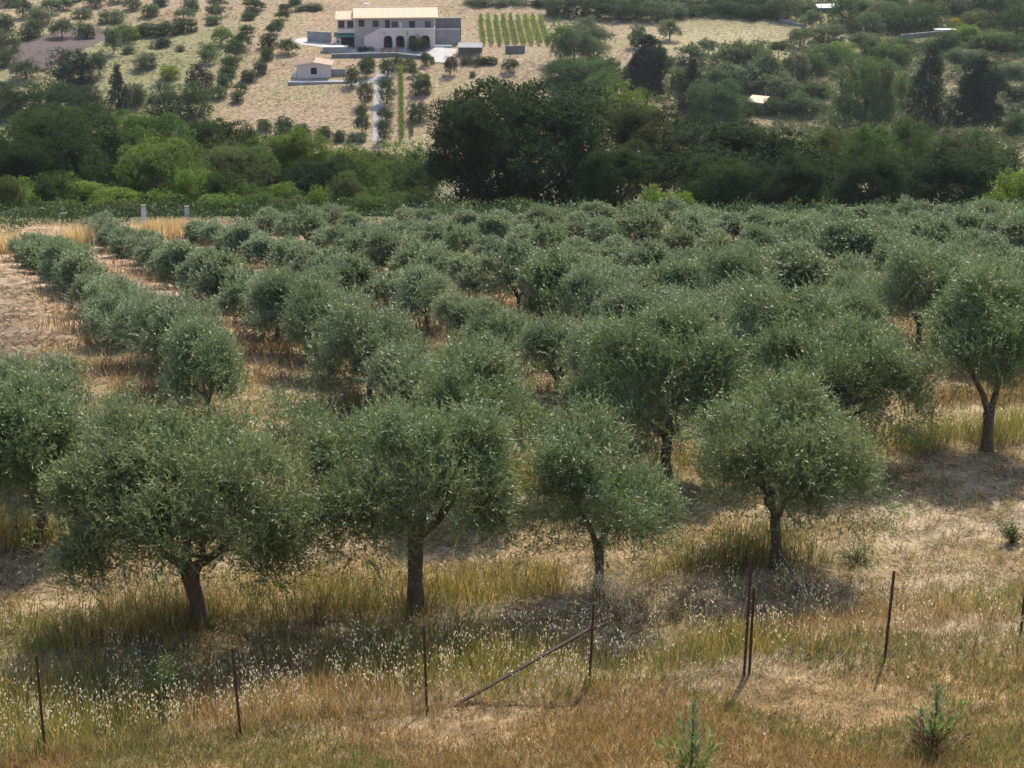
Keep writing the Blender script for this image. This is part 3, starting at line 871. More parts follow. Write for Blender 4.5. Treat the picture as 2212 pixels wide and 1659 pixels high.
for px, py, w, h, kd, c, key in (
        (1240, 132, 60, 62, 'round', GREY, "grey-green bushy tree"), (1262, 98, 66, 46, 'round', GREY, "grey-green bushy tree"), (1212, 136, 44, 66, 'round', MID, "green leafy tree"), (1282, 140, 52, 48, 'round', GREY, "grey-green bushy tree"),
        (1300, 158, 60, 34, 'low', OAK, "dark bush"), (1270, 165, 70, 40, 'low', MID, "green bush"), (1377, 102, 32, 42, 'olive', SILVER, "silvery olive tree"), (1446, 88, 38, 38, 'olive', SILVER, "silvery olive tree"), (1294, 100, 50, 30, 'olive', GREY, "grey olive tree"),
        (1310, 205, 60, 42, 'round', MID, "green leafy tree"), (1225, 180, 80, 50, 'low', OAK, "dark bush"), (1575, 156, 66, 52, 'olive', GREY, "grey olive tree"), (1612, 158, 60, 60, 'olive', GREY, "grey olive tree"), (1556, 196, 60, 50, 'olive', GREY, "grey olive tree"),
        (1600, 196, 66, 46, 'olive', SILVER, "silvery olive tree"), (1650, 180, 60, 60, 'olive', GREY, "grey olive tree"), (1640, 150, 46, 52, 'olive', GREY, "grey olive tree"), (1712, 172, 52, 52, 'olive', SILVER, "silvery olive tree"), (1670, 196, 70, 36, 'olive', GREY, "grey olive tree"),
        (1690, 216, 60, 40, 'olive', GREY, "grey olive tree"), (1530, 118, 36, 30, 'olive', SILVER, "silvery olive tree"), (1492, 138, 46, 36, 'olive', GREY, "grey olive tree"), (1757, 155, 60, 42, 'low', OAK, "dark bush"), (1780, 130, 66, 34, 'low', MID, "green bush"),
        (1826, 122, 60, 30, 'low', BRIGHT, "bright green bush"), (1900, 118, 70, 32, 'low', OAK, "dark bush"), (1868, 96, 50, 26, 'low', GREY, "grey bush"), (1930, 130, 66, 36, 'low', MID, "green bush"), (1960, 112, 56, 30, 'low', OAK, "dark bush"),
        (1728, 100, 46, 32, 'olive', GREY, "grey olive tree"), (1790, 92, 60, 40, 'low', GREY, "grey bush"), (1818, 62, 52, 52, 'round', OAK, "dark leafy tree"), (1752, 64, 40, 34, 'olive', GREY, "grey olive tree"), (1800, 70, 30, 24, 'low', BROWNISH, "brownish bush"),
        (1870, 70, 56, 34, 'round', GREY, "grey-green bushy tree"), (1905, 50, 60, 40, 'round', GREY, "grey-green bushy tree"), (1950, 66, 70, 40, 'round', OAK, "dark leafy tree"), (2000, 60, 60, 44, 'round', OAK, "dark leafy tree"), (1930, 22, 50, 26, 'round', OAK, "dark leafy tree"),
        (2160, 46, 84, 66, 'round', (.06, .09, .055), "green leafy tree"), (2195, 80, 60, 50, 'round', OAK, "dark leafy tree"), (2110, 60, 56, 36, 'low', SAGE, "sage bush"), (2080, 88, 60, 34, 'low', BRIGHT, "bright green bush"), (2040, 104, 60, 36, 'low', OAK, "dark bush"),
        (2130, 104, 66, 36, 'low', MID, "green bush"), (2185, 112, 60, 36, 'low', OAK, "dark bush"), (2060, 30, 60, 32, 'round', GREY, "grey-green bushy tree"), (2010, 18, 60, 30, 'round', GREY, "grey-green bushy tree"), (2110, 14, 60, 26, 'round', OAK, "dark leafy tree"),
        (1700, 42, 60, 46, 'round', GREY, "grey-green bushy tree"), (1660, 26, 60, 40, 'round', OAK, "dark leafy tree"), (1600, 34, 70, 30, 'low', HOLM, "dark bush"), (1640, 40, 60, 28, 'low', HOLM, "dark bush"), (1555, 30, 60, 28, 'low', HOLM, "dark bush"),
        (1510, 34, 50, 24, 'low', OAK, "dark bush"), (1465, 36, 60, 30, 'low', GREY, "grey bush"), (1420, 44, 60, 34, 'round', GREY, "grey-green bushy tree"), (1375, 42, 50, 34, 'round', OAK, "dark leafy tree"), (1335, 42, 60, 40, 'round', GREY, "grey-green bushy tree"),
        (1290, 38, 60, 44, 'round', OAK, "dark leafy tree"), (1245, 34, 50, 30, 'round', HOLM, "dark leafy tree"), (1205, 34, 50, 28, 'round', HOLM, "dark leafy tree"), (1320, 14, 70, 30, 'round', GREY, "grey-green bushy tree"), (1400, 16, 80, 30, 'round', OAK, "dark leafy tree"),
        (1480, 14, 70, 26, 'round', GREY, "grey-green bushy tree"), (1560, 10, 70, 26, 'round', OAK, "dark leafy tree"), (1620, 8, 50, 20, 'round', GREY, "grey-green bushy tree"), (1180, 12, 60, 18, 'low', HOLM, "dark bush"), (1100, 10, 60, 14, 'low', GREY, "grey bush"), (1040, 8, 60, 14, 'low', BROWNISH, "brownish bush"),
        (1765, 205, 50, 26, 'low', OAK, "dark bush"), (1740, 240, 70, 36, 'low', OAK, "dark bush"), (1690, 240, 60, 30, 'low', OAK, "dark bush"), (1600, 250, 60, 40, 'low', OAK, "dark bush"), (2190, 212, 50, 26, 'low', HOLM, "dark bush"), (2195, 284, 50, 40, 'low', OAK, "dark bush"),
        (2180, 160, 60, 26, 'low', GREY, "grey bush"), (2085, 130, 60, 26, 'low', GREY, "grey bush"), (1475, 190, 40, 40, 'low', OAK, "dark bush"), (1860, 28, 40, 24, 'low', OAK, "dark bush"), (1740, 30, 50, 26, 'low', OAK, "dark bush"), (2200, 20, 60, 40, 'round', GREY, "grey-green bushy tree")):
    on_hill(px, py, w*1.36, h*1.34, kd, tuple(1.25*q for q in c), key=key, name="bush" if "bush" in key and "bushy" not in key else "olive_tree" if "olive" in key else "tree", cat="bush" if "bush" in key and "bushy" not in key else "olive tree" if "olive" in key else "tree", group="trees and bushes on the right of the far hillside")
for px, py, w, lab in ((1655, 243, 58, "low bush hiding the right foot of the small pale-roofed hut"), (1616, 241, 50, "low bush hiding the left foot of the small pale-roofed hut")):
    on_hill(px, py, w, 22, 'low', OAK, lab, name="bush", cat="bush", group=GH, lod=1)
for px, py, w, lab in ((1908, 48, 40, "yellow flowering broom bush, upper left of the pair above the stone wall"), (2066, 54, 30, "yellow flowering broom bush, right of the pair above the stone wall"), (1853, 62, 24, "small yellow flowering bush left of the broom pair")):
    on_hill(px, py, w, 20, 'low', (.42, .30, .03), lab, name="broom_bush", cat="bush", group="yellow broom", lod=2)

LANDMARKS = {"the pink hut": (678, 165), "the farmhouse": (840, 100), "the vineyard": (1115, 80), "the umbrella pine": (155, 140), "the purple-leaved tree": (432, 175), "the pointed conifer": (258, 210), "the layered cedar": (1395, 180),
             "the domed green tree": (1868, 220), "the white-walled shed roof": (1790, 14), "the grey stone wall": (2000, 78), "the small pale-roofed hut": (1635, 215), "the big layered pine": (2110, 240), "the dark hedge": (350, 66), "the ploughed brown strip": (75, 120),
             "the yellowish meadow": (1600, 80), "the huge evergreen oak": (1200, 200)}


def auto_labels():
    from collections import defaultdict
    buckets = defaultdict(list)
    for t, key in TREES:
        x, y = project(t.location)
        nm = min(LANDMARKS, key=lambda k: (LANDMARKS[k][0]-x)**2 + (2.2*(LANDMARKS[k][1]-y))**2)
        dx, dy = x - LANDMARKS[nm][0], (y - LANDMARKS[nm][1])*2.2
        side = ("uphill of" if dy < 0 else "downhill of") if abs(dy) > abs(dx) else ("right of" if dx > 0 else "left of")
        buckets[(key, side, nm)].append((dx*dx + dy*dy, t))
    for (key, side, nm), L in buckets.items():
        L.sort(key=lambda q: q[0])
        for i, (_, t) in enumerate(L):
            if len(L) == 1: t["label"] = f"{key} {side} {nm} on the far hillside"
            else: t["label"] = f"{ORD[i] + ' ' if i else ''}nearest {key} {side} {nm}"


auto_labels()

# ------------------------------------------------------------------ undergrowth nobody could count
def clump_stuff(name, label, cat, pts, sizes, cols, k=50, leaf=.28, mat=M_SHRUB, seed=1, flat=.5):
    rng = np.random.default_rng(seed)
    n = len(pts)
    P = np.repeat(pts, k, 0); S = np.repeat(sizes, k); Cc = np.repeat(cols, k, 0)
    d = runit(n*k, rng); d[:, 2] = np.abs(d[:, 2])
    f = .55 + .45*rng.random(n*k)
    Q = P + d*(S*f)[:, None]*np.array([1, 1, flat*1.6])
    A = norm(d + np.array([0, 0, .5]) + rng.normal(size=(n*k, 3))*.6)
    Nn = norm(d + np.array([0, 0, .6]) + rng.normal(size=(n*k, 3))*.5)
    lf = leaf*np.clip(S/1.2, .5, 1.6)
    V = leaf_quads(Q, A, Nn, lf*rng.uniform(.7, 1.3, n*k), lf*.55*rng.uniform(.7, 1.3, n*k))
    me = quads_mesh(name, V, mat, rng.random(n*k), Cc)
    return tag(link(name, me), label, cat, kind="stuff")


def scatter(n, x0, x1, y0, y1, palette, smin, smax, rng, keep=None):
    x = rng.uniform(x0, x1, n); y = rng.uniform(y0, y1, n)
    if keep is not None:
        m = keep(x, y); x, y = x[m], y[m]
    pal = np.array(palette)
    c = pal[rng.integers(0, len(pal), len(x))] * rng.uniform(.75, 1.25, (len(x), 1))
    return np.stack([x, y, T(x, y)], -1), rng.uniform(smin, smax, len(x)), c


r2 = np.random.default_rng(77)


def clear_of(x, y):
    m = np.ones(len(x), bool)
    for px, py, r in ((1636, 236, 4), (1790, 24, 5), (1710, 54, 4), (1690, 48, 3), (1735, 60, 3)) + tuple((1947 + 11*i, 84 - i, 2.2) for i in range(11)):
        p = ground(px, py)
        m &= ~((np.abs(x - p.x) < r) & (y < p.y + r) & (y > p.y - r*2.2))
    return m


pts, sz, cl = scatter(1900, -52, 62, 112, 168, [(.055, .085, .03), OAK, (.075, .11, .04), HOLM], .4, 1.7, r2, lambda x, y: (y > 127) | ((y > 120.5) & (r2.random(len(x)) < .6) & ((np.abs(x + 21) > 2.5) | (y > 124))) | (x < -29))
clump_stuff("undergrowth", "tangled green undergrowth on the steep slope behind the orchard", "undergrowth", pts, sz, cl, 60, .22, seed=3)
pts, sz, cl = scatter(9000, 8, 150, 366, 492, [(.15, .18, .10), OAK, MID, (.14, .165, .07), (.14, .14, .075), GREY, SILVER], .4, 1.4, r2, lambda x, y: clear_of(x, y) & ((wob(x, y, .11, 3.) + .014*(x - 22) + (y > 455)*.45 - ((np.abs(x - 48) < 26) & (y > 418) & (y < 458))*1.4 - ((np.abs(x-17) < 12) & (y > 425) & (y < 458))*1.2) > -.2))
clump_stuff("shrubbery", "grey-green scrub covering the right of the far hillside", "scrub", pts, sz, cl, 80, .34, seed=4)
pts, sz, cl = scatter(1700, -140, -45, 366, 470, [GREY, MID, OAK, SAGE], .25, .9, r2, lambda x, y: (wob(x, y, .13, 5.) + (x < -62)*.5 - (x > -58)*.45 - (y > 430)*.3) > .2)
clump_stuff("weeds", "low green weeds between the trees of the far left slope", "weeds", pts, sz, cl, 30, .36, seed=5)
pts, sz, cl = scatter(6500, -85, 30, 364, 476, [SAGE, (.20, .17, .08), (.30, .23, .12), (.36, .28, .16), (.24, .19, .11)], .12, .5, r2, lambda x, y: (wob(x, y, .2, 6.) + r2.normal(0, .5, len(x)) > .1) & (np.abs(x + 26.5) > 3.2) & ~((x > -46) & (x < -3) & (y > 404) & (y < 438)))
clump_stuff("field_weeds", "small weeds dotting the straw slope below the farmhouse", "weeds", pts, sz, cl, 18, .3, seed=6)

# ------------------------------------------------------------------ farm: paving, house, hut, walls
drape("drive", [ground(815, 306), ground(816, 255), ground(819, 205), ground(823, 172), ground(838, 154), ground(846, 146)], [1.9, 1.9, 2.0, 2.8, 4.0, 3.0], M_CONC, "pale concrete drive climbing between round trees to the farmhouse", cat="drive")
drape("drive_fork", [ground(818, 170), ground(790, 178), ground(752, 181)], [3.0, 2.4, 2.2], M_CONC, "grey path from the drive to the pink hut", off=.04, cat="path")
drape("yard", [ground(640, 84), ground(668, 93), ground(716, 99), ground(760, 108)], [4.0, 5.0, 5.5, 3.0], M_PAVE, "pale yard paving left of the farmhouse", cat="yard")
drape("terrace", [ground(735, 109), ground(840, 112), ground(952, 113), ground(985, 112)], [4.5, 6.5, 7.5, 4.0], M_PAVE, "paved terrace in front of the farmhouse arches", cat="terrace", off=.1)
drape("access_road", [ground(965, 108), ground(958, 122), ground(944, 136)], [4.5, 3.6, 3.2], M_PAVE, "pale paving running down from the terrace on the right", cat="road", off=.14)
drape("ploughed_strip", [ground(40, 150), ground(100, 105), ground(160, 82), ground(215, 62)], [12, 17, 15, 10], surface("ploughed_soil", (.085, .06, .055), (.13, .095, .085), .5, .95, .6, obj=False), "dark brown ploughed strip on the left slope", cat="ploughed soil", off=.05)

HP = ground(768.5, 104)
house = empty("farmhouse", (HP.x, HP.y, HP.z), math.radians(3))
tag(house, "two-storey farmhouse with clay tiled roof, outside stair and arcade", "house")
HW, HD, EAVE = 17.3, 8.6, 6.45
MB().box(0, HW, 0, HD, -2.0, EAVE).build("wall", M_STONE, house)


def gable_roof(x0, x1, y0, y1, ze, rise, t=.22, axis='x'):
    mb = MB()
    if axis == 'x':
        ym = (y0+y1)/2
        mb.prism([(y0, ze), (ym, ze+rise), (y1, ze), (y1, ze+t), (ym, ze+rise+t), (y0, ze+t)], x1-x0, 'x', x0)
    else:
        xm = (x0+x1)/2
        mb.prism([(x0, ze), (xm, ze+rise), (x1, ze), (x1, ze+t), (xm, ze+rise+t), (x0, ze+t)], y1-y0, 'y', y0)
    return mb


def tile_rows(mb, x0, x1, y0, y1, ze, rise, t=.22):
    """round cover tiles running from ridge to eave on the near slope"""
    ym = (y0+y1)/2
    x = x0 + .15
    while x < x1 - .1:
        mb.tube([(x, y0 - .03, ze + t + .01), (x, ym, ze + rise + t + .01)], [.085, .085], 5)
        x += .36
    return mb


roof = gable_roof(-.45, HW+.45, -.6, HD+.5, EAVE - .14, 1.55)
tile_rows(roof, -.45, HW+.45, -.6, HD+.5, EAVE - .14, 1.55)
ro = roof.build("roof", M_TILE, house)
MB().tube([(-.5, HD/2 - .05, EAVE+1.67), (HW+.5, HD/2 - .05, EAVE+1.67)], [.14, .14], 7).build("ridge_cap", M_TILE, ro)
ch = MB().box(2.0, 2.9, 5.6, 6.5, EAVE+.9, EAVE+2.1); ch.box(1.9, 3.0, 5.5, 6.6, EAVE+2.1, EAVE+2.25)
ch.build("chimney", M_PINK, ro)
gable = MB()
for xx in (0.0, HW - .25):
    gable.prism([(0.003, EAVE), (HD/2, EAVE + 1.38), (HD - .003, EAVE)], .25, 'x', xx)
gable.build("gable", M_STONE, house)
MB().tube([(HW - .25, -.12, 0), (HW - .25, -.12, EAVE - .1)], [.07, .07], 6).build("downpipe", M_WHITE, house)
MB().tube([(-.12, -.12, 0), (-.12, -.12, EAVE - .1)], [.08, .08], 6).build("downpipe", M_WHITE, house)


def window(parent, xc, zc, w, h, y=0.0, pane=None, frame=None, name="window"):
    fr = MB(); t = .10
    fr.box(xc-w/2-t, xc-w/2, y-.07, y+.05, zc-h/2-t, zc+h/2+t); fr.box(xc+w/2, xc+w/2+t, y-.07, y+.05, zc-h/2-t, zc+h/2+t)
    fr.box(xc-w/2, xc+w/2, y-.07, y+.05, zc+h/2, zc+h/2+t); fr.box(xc-w/2, xc+w/2, y-.07, y+.05, zc-h/2-t, zc-h/2)
    fr.box(xc-.035, xc+.035, y-.06, y+.04, zc-h/2, zc+h/2)
    o = fr.build(name, frame or M_SHUTTER, parent)
    MB().box(xc-w/2, xc+w/2, y-.025, y+.03, zc-h/2, zc+h/2).build("pane", pane or M_SHUTTER, o)
    return o


for xc, zc, w, h, pn in ((1.35, 5.3, 1.05, 1.2, None), (4.4, 5.2, 1.05, 1.1, None), (8.5, 5.0, 1.0, 1.0, M_GLASS), (12.2, 5.0, 1.05, 1.2, None), (15.6, 4.95, 1.1, 1.25, M_GLASS)):
    window(house, xc, zc, w, h, pane=pn)
dd = MB().box(6.42, 7.42, -.06, .04, 4.25, 6.0)
do = dd.build("door", M_SHUTTER, house); MB().box(6.5, 6.56, -.1, -.06, 5.0, 5.15).build("handle", M_IRON, do)
MB().box(9.5, 10.05, -.16, -.02, 4.3, 5.4).build("meter_box", M_WHITE, house)

# arcade with four arches and a terrace above, and the outside stair
AR = [7.0, 9.6, 12.3, 15.0]


def arch_wall(x0, x1, z0, z1, y0, th, arches, r, spring):
    mb = MB(); segs = 12
    edges = sorted([x0, x1] + [a - r for a in arches] + [a + r for a in arches])
    for i in range(0, len(edges), 2):
        mb.box(edges[i], edges[i+1], y0, y0+th, z0, z1)
    for a in arches:
        xs = [a + r*math.cos(math.pi - math.pi*k/segs) for k in range(segs+1)]
        zs = [spring + r*math.sin(math.pi*k/segs) for k in range(segs+1)]
        for k in range(segs):
            mb.prism([(xs[k], zs[k]), (xs[k+1], zs[k+1]), (xs[k+1], z1), (xs[k], z1)], th, 'y', y0)
    return mb


arch_wall(5.3, 16.9, -1.0, 4.5, -2.3, .35, AR, .98, 2.0).build("arcade", M_PINK, house)
MB().box(5.3, 16.9, -1.94, 0, 3.35, 3.6).build("balcony_floor", M_CONC, house)
MB().box(5.3, 16.9, -.015, -.004, -.5, 3.3).build("arcade_back", M_STONE, house)
for a in AR:
    MB().box(a-.75, a+.75, -.09, -.02, 0.1, 2.5).build("door", M_DARK, house)
MB().box(16.9, 17.1, -2.3, 0, -1.0, 4.5).build("arcade_end", M_PINK, house)
st = MB()
st.prism([(5.29, 4.5), (1.9, 2.75), (1.9, -1.0), (5.29, -1.0)], .3, 'y', -2.28)
for k in range(10):
    st.box(5.29 - .34*(k+1), 5.29 - .34*k, -1.97, -.01, -1.0, 3.4 - .18*(k+1))
st.build("outside_stair", M_PINK, house)
for x, z in ((6.2, 3.95), (11.2, 3.9)):
    MB().tube([(x, -2.36, z-.9), (x, -2.36, z)], [.05, .05], 6).build("spout", M_IRON, house)
# left wing, set back, with balcony and porch below
MB().box(-3.9, -.003, 1.4, 7.4, -1.5, 5.9).build("wing_wall", M_PINK, house)
wr = gable_roof(-4.3, .2, 1.0, 7.6, 5.78, 1.25); tile_rows(wr, -4.3, -.5, 1.0, 7.6, 5.78, 1.25)
wr.build("wing_roof", M_TILE, house)
for xc in (-3.0, -1.1):
    window(house, xc, 4.9, 1.1, 1.3, y=1.4)
MB().box(-3.9, -.1, .1, 1.4, 3.2, 4.0).build("balcony", M_PINK, house)
MB().prism([(-1.0, 2.5), (1.42, 3.15), (1.42, 3.22), (-1.0, 2.57)], 4.4, 'x', -4.6).build("awning", M_GREENCLOTH, house)
MB().box(-3.1, -.2, 1.38, 1.399, 0, 2.5).build("porch_opening", M_DARK, house)
MB().box(-4.3, -3.15, -.2, 1.37, -.4, 2.1).build("porch_block", M_PINK, house)
MB().box(-3.95, -3.5, -.24, -.2, 1.1, 1.7).build("window", M_SHUTTER, house)
for xx in (-2.2, -.3):
    MB().tube([(xx, -.9, -.3), (xx, -.9, 2.55)], [.06, .06], 6).build("porch_post", M_IRON, house)


def hill_wall(name, px0, py0, px1, py1, h, mat, label, th=.35, sink=1.2, cat="wall", cap=None, group=None):
    a, b = ground(px0, py0), ground(px1, py1)
    d = (b - a); L = math.hypot(d.x, d.y)
    t = empty(name, (a.x, a.y, a.z), math.atan2(d.y, d.x))
    body = MB(); k = max(2, int(L/3))
    for i in range(k):
        x0, x1 = L*i/k, L*(i+1)/k
        z0 = d.z*(i)/k; z1 = d.z*(i+1)/k
        body.add([(x0, 0, z0-sink), (x1, 0, z1-sink), (x1, th, z1-sink), (x0, th, z0-sink), (x0, 0, z0+h), (x1, 0, z1+h), (x1, th, z1+h), (x0, th, z0+h)],
                 [(0, 1, 5, 4), (3, 7, 6, 2), (4, 5, 6, 7)] + ([(0, 4, 7, 3)] if i == 0 else []) + ([(1, 2, 6, 5)] if i == k-1 else []))
    body.build("wall_face", mat, t)
    if cap:
        MB().add([(-.06, -.06, h+.003), (L+.06, -.06, d.z+h+.003), (L+.06, th+.06, d.z+h+.003), (-.06, th+.06, h+.003), (-.06, -.06, h+.1), (L+.06, -.06, d.z+h+.1), (L+.06, th+.06, d.z+h+.1), (-.06, th+.06, h+.1)],
                 [(0, 1, 5, 4), (1, 2, 6, 5), (2, 3, 7, 6), (3, 0, 4, 7), (4, 5, 6, 7), (3, 2, 1, 0)]).build("coping", cap, t)
    tag(t, label, cat, group)
    return t


hill_wall("retaining_wall", 942, 96, 993, 96, 3.2, M_CONC, "lower pale tier of the concrete retaining wall right of the farmhouse", cap=M_CONC)
hill_wall("retaining_wall", 942, 90, 996, 89, 5.0, M_DARKCONC, "upper dark tier of the concrete retaining wall right of the farmhouse", cap=M_CONC)
hill_wall("garden_wall", 664, 90, 716, 93, 2.2, M_CONC, "grey-blue concrete wall left of the porch", cap=M_CONC)
hill_wall("yard_wall", 716, 125, 862, 122, .7, M_DARKCONC, "long grey wall below the front terrace", cap=M_CONC)
hill_wall("yard_wall", 862, 123, 936, 130, .6, M_DARKCONC, "short grey wall continuing below the terrace behind round trees", cap=M_CONC)
hill_wall("vineyard_wall", 1092, 116, 1134, 115, 1.6, M_DARKCONC, "brown-grey stone wall at the foot of the vineyard")
hill_wall("low_wall", 936, 103, 976, 103, .5, M_WHITE, "low white wall at the foot of the concrete retaining wall")
hill_wall("stone_wall", 1947, 84, 2057, 74, .9, M_ROCK, "grey field stone wall on the right slope", th=.6)
hill_wall("roadside_wall", 1684, 46, 1738, 60, .6, M_CONC, "pale low wall slanting below the tree on the upper right slope")
p = ground(724, 112)
wb = empty("white_block", (p.x, p.y, p.z), .05)
MB().box(-2.6, 2.6, -1.0, 1.0, -.6, 1.1).build("block_wall", M_CONC, wb); MB().box(-2.75, 2.75, -1.1, 1.1, 1.103, 1.25).build("block_top", M_WHITE, wb)
tag(wb, "low grey outdoor block with a white slab top in front of the porch", "block")
p = ground(1016, 116)
ps = empty("lean_to", (p.x, p.y, p.z), -.03)
MB().prism([(-1.6, 1.5), (1.6, 2.0), (1.6, 2.1), (-1.6, 1.6)], 5.2, 'x', -2.6).build("roof", M_CONC, ps)
for xx in (-2.4, 0, 2.4):
    MB().tube([(xx, -1.4, -.4), (xx, -1.4, 1.52)], [.07, .07], 6).build("post", M_IRON, ps)
MB().box(-2.5, 2.5, 1.3, 1.5, -.5, 1.9).build("back_wall", M_DARKCONC, ps)
tag(ps, "small lean-to with pale sloping roof beside the dark hedge below the vineyard", "shed")
for px, py, h, lab in ((826, 114, .9, "orange terracotta pot, leftmost of the pots under the arches"), (842, 113, .8, "orange terracotta pot in the middle of the pots under the arches"), (856, 113, 1.0, "large terracotta pot before the third arch")):
    p = ground(px, py)
    o = MB().tube([(0, 0, 0), (0, 0, h*.5), (0, 0, h*.92), (0, 0, h)], [h*.3, h*.42, h*.46, h*.52], 12).build("flower_pot", M_TERRA, smooth=True)
    o.location = (p.x, p.y, p.z + .1); tag(o, lab, "flower pot", "terracotta pots")

# the pink hut
h0 = ground(641, 170)
hut = empty("hut", (h0.x, h0.y, h0.z), math.radians(1))
tag(hut, "small pink hut with a shallow tiled roof and one dark window", "hut")
hb = MB(); hb.box(0, 7.0, 0, 5.0, -.8, 2.55); hb.prism([(0.003, 2.55), (6.997, 2.55), (3.5, 3.12)], 5.0, 'y', 0)
hb.build("wall", M_PINK, hut)
hr = gable_roof(-.35, 7.35, -.45, 5.4, 2.55, .62, .2, 'y')
y = -.4
while y < 5.3:
    hr.tube([(-.36, y, 2.77), (3.5, y, 3.40)], [.07, .07], 5); hr.tube([(7.36, y, 2.77), (3.5, y, 3.40)], [.07, .07], 5); y += .4
hr.build("roof", M_TILE, hut)
window(hut, 3.55, 1.55, 1.0, 1.15, pane=M_DARK)
MB().box(-.35, 7.6, -.9, -.004, -.9, .0).build("step", M_TERRA, hut)
MB().box(7.0, 9.9, 1.2, 1.5, -.6, 1.7).build("side_wall", M_CONC, hut)
MB().box(-.8, -.15, .3, 1.0, -.3, 1.1).build("gas_cabinet", M_WHITE, hut)
MB().tube([(3.5, 2.0, 3.3), (3.5, 2.0, 4.0)], [.09, .09], 7).build("flue", M_IRON, hut)
h1 = ground(623, 184)
hs = empty("hut_terrace", (h1.x, h1.y, h1.z), math.radians(1))
MB().box(0, 12.6, .0, 3.2, -1.6, .62).build("terrace_slab", M_CONC, hs)
tag(hs, "raised grey concrete slab in front of the pink hut", "terrace")

# small roofs on the right slope
p = ground(1636, 236)
sh = empty("pale_roofed_hut", (p.x, p.y, p.z), math.radians(-28))
sh.scale = (.8, .8, .8)
MB().box(-2, 2, -1.7, 1.7, -1.0, 2.0).build("wall", M_WHITE, sh)
MB().prism([(-2.1, 1.9), (2.1, 2.9), (2.1, 3.02), (-2.1, 2.02)], 4.6, 'x', -2.3).build("roof", M_TILE, sh)
MB().tube([(1.6, 1.0, 2.7), (1.6, 1.0, 3.9)], [.05, .05], 6).build("flue", M_WHITE, sh)
tag(sh, "small pale-roofed hut among grey olives on the right slope", "hut")
p = ground(1790, 24)
ws = empty("white_roofed_shed", (p.x, p.y, p.z), .05)
MB().box(-2.6, 2.6, -1.2, 1.2, -.8, .9).build("wall", M_DARKCONC, ws)
MB().prism([(-1.5, .9), (1.5, 1.35), (1.5, 1.45), (-1.5, 1.0)], 5.8, 'x', -2.9).build("roof", M_WHITE, ws)
tag(ws, "white flat-roofed shed near the top of the right slope", "shed")
p = ground(2040, 72)
wc = empty("white_cover", (p.x, p.y, p.z), -.05)
MB().box(-2.2, 2.2, -.8, .8, -.5, .8).build("base", M_ROCK, wc); MB().box(-2.4, 2.4, -.95, .95, .803, .95).build("cover_sheet", M_WHITE, wc)
tag(wc, "white sheet-covered trough at the end of the grey stone wall", "trough")

# vines
def vine_row_mesh(length, seed, w=.42, h=1.4, dens=24):
    rng = np.random.default_rng(seed)
    n = int(length*dens)
    y = rng.uniform(0, length, n)
    lump = .6 + .4*np.sin(y*2.6 + seed) * np.sin(y*1.1 + 2*seed)
    P = np.stack([rng.normal(0, w*.5, n)*lump, y, .5 + (h - .5)*rng.random(n)*(.55 + .45*lump)], -1)
    k = 3
    P = np.repeat(P, k, 0) + rng.normal(size=(n*k, 3))*.12
    V = leaf_quads(P, runit(n*k, rng), norm(rng.normal(size=(n*k, 3))*.7 + np.array([0, 0, .8])), rng.uniform(.16, .3, n*k), rng.uniform(.12, .24, n*k))
    return quads_mesh("vine_leaves", V, M_LEAF, rng.random(n*k))


def vine_row(pa, pb, me, label, group, col, length):
    d = pb - pa
    t = link("vine_row", me); t.location = pa
    L = math.hypot(d.x, d.y)
    t.rotation_euler = (math.atan2(d.z, L), 0, math.atan2(d.y, d.x) - math.pi/2)
    t.scale = (1, d.length/length, 1)
    t.color = (*col, 1)
    tag(t, label, "vine row", group)


vm = [vine_row_mesh(32, s) for s in (1, 2, 3)]
for i in range(9):
    where = ["nearest the retaining wall"] + [f"{NUM[i]} over from the row nearest the retaining wall" for i in range(1, 8)] + ["farthest from the retaining wall"]
    vine_row(ground(1046 + 17.5*i, 102 - .3*i), ground(1038 + 16*i, 40), vm[i % 3], f"sunlit green vine row of the vineyard, {where[i]}", "rows of the vineyard", tint((.17, .23, .04), RNG, .15), 32)
v2 = vine_row_mesh(50, 7, .5, 1.7, 30)
vine_row(ground(869, 306), ground(866, 148), v2, "long single row of vines parallel to the drive", "vine rows by the drive", (.15, .20, .045), 50)
v3 = vine_row_mesh(20, 8, .35, 1.2, 14)
vine_row(ground(889, 300), ground(889, 255), v3, "thin short vine row below the lower dense shrub", "vine rows by the drive", (.07, .10, .035), 20)

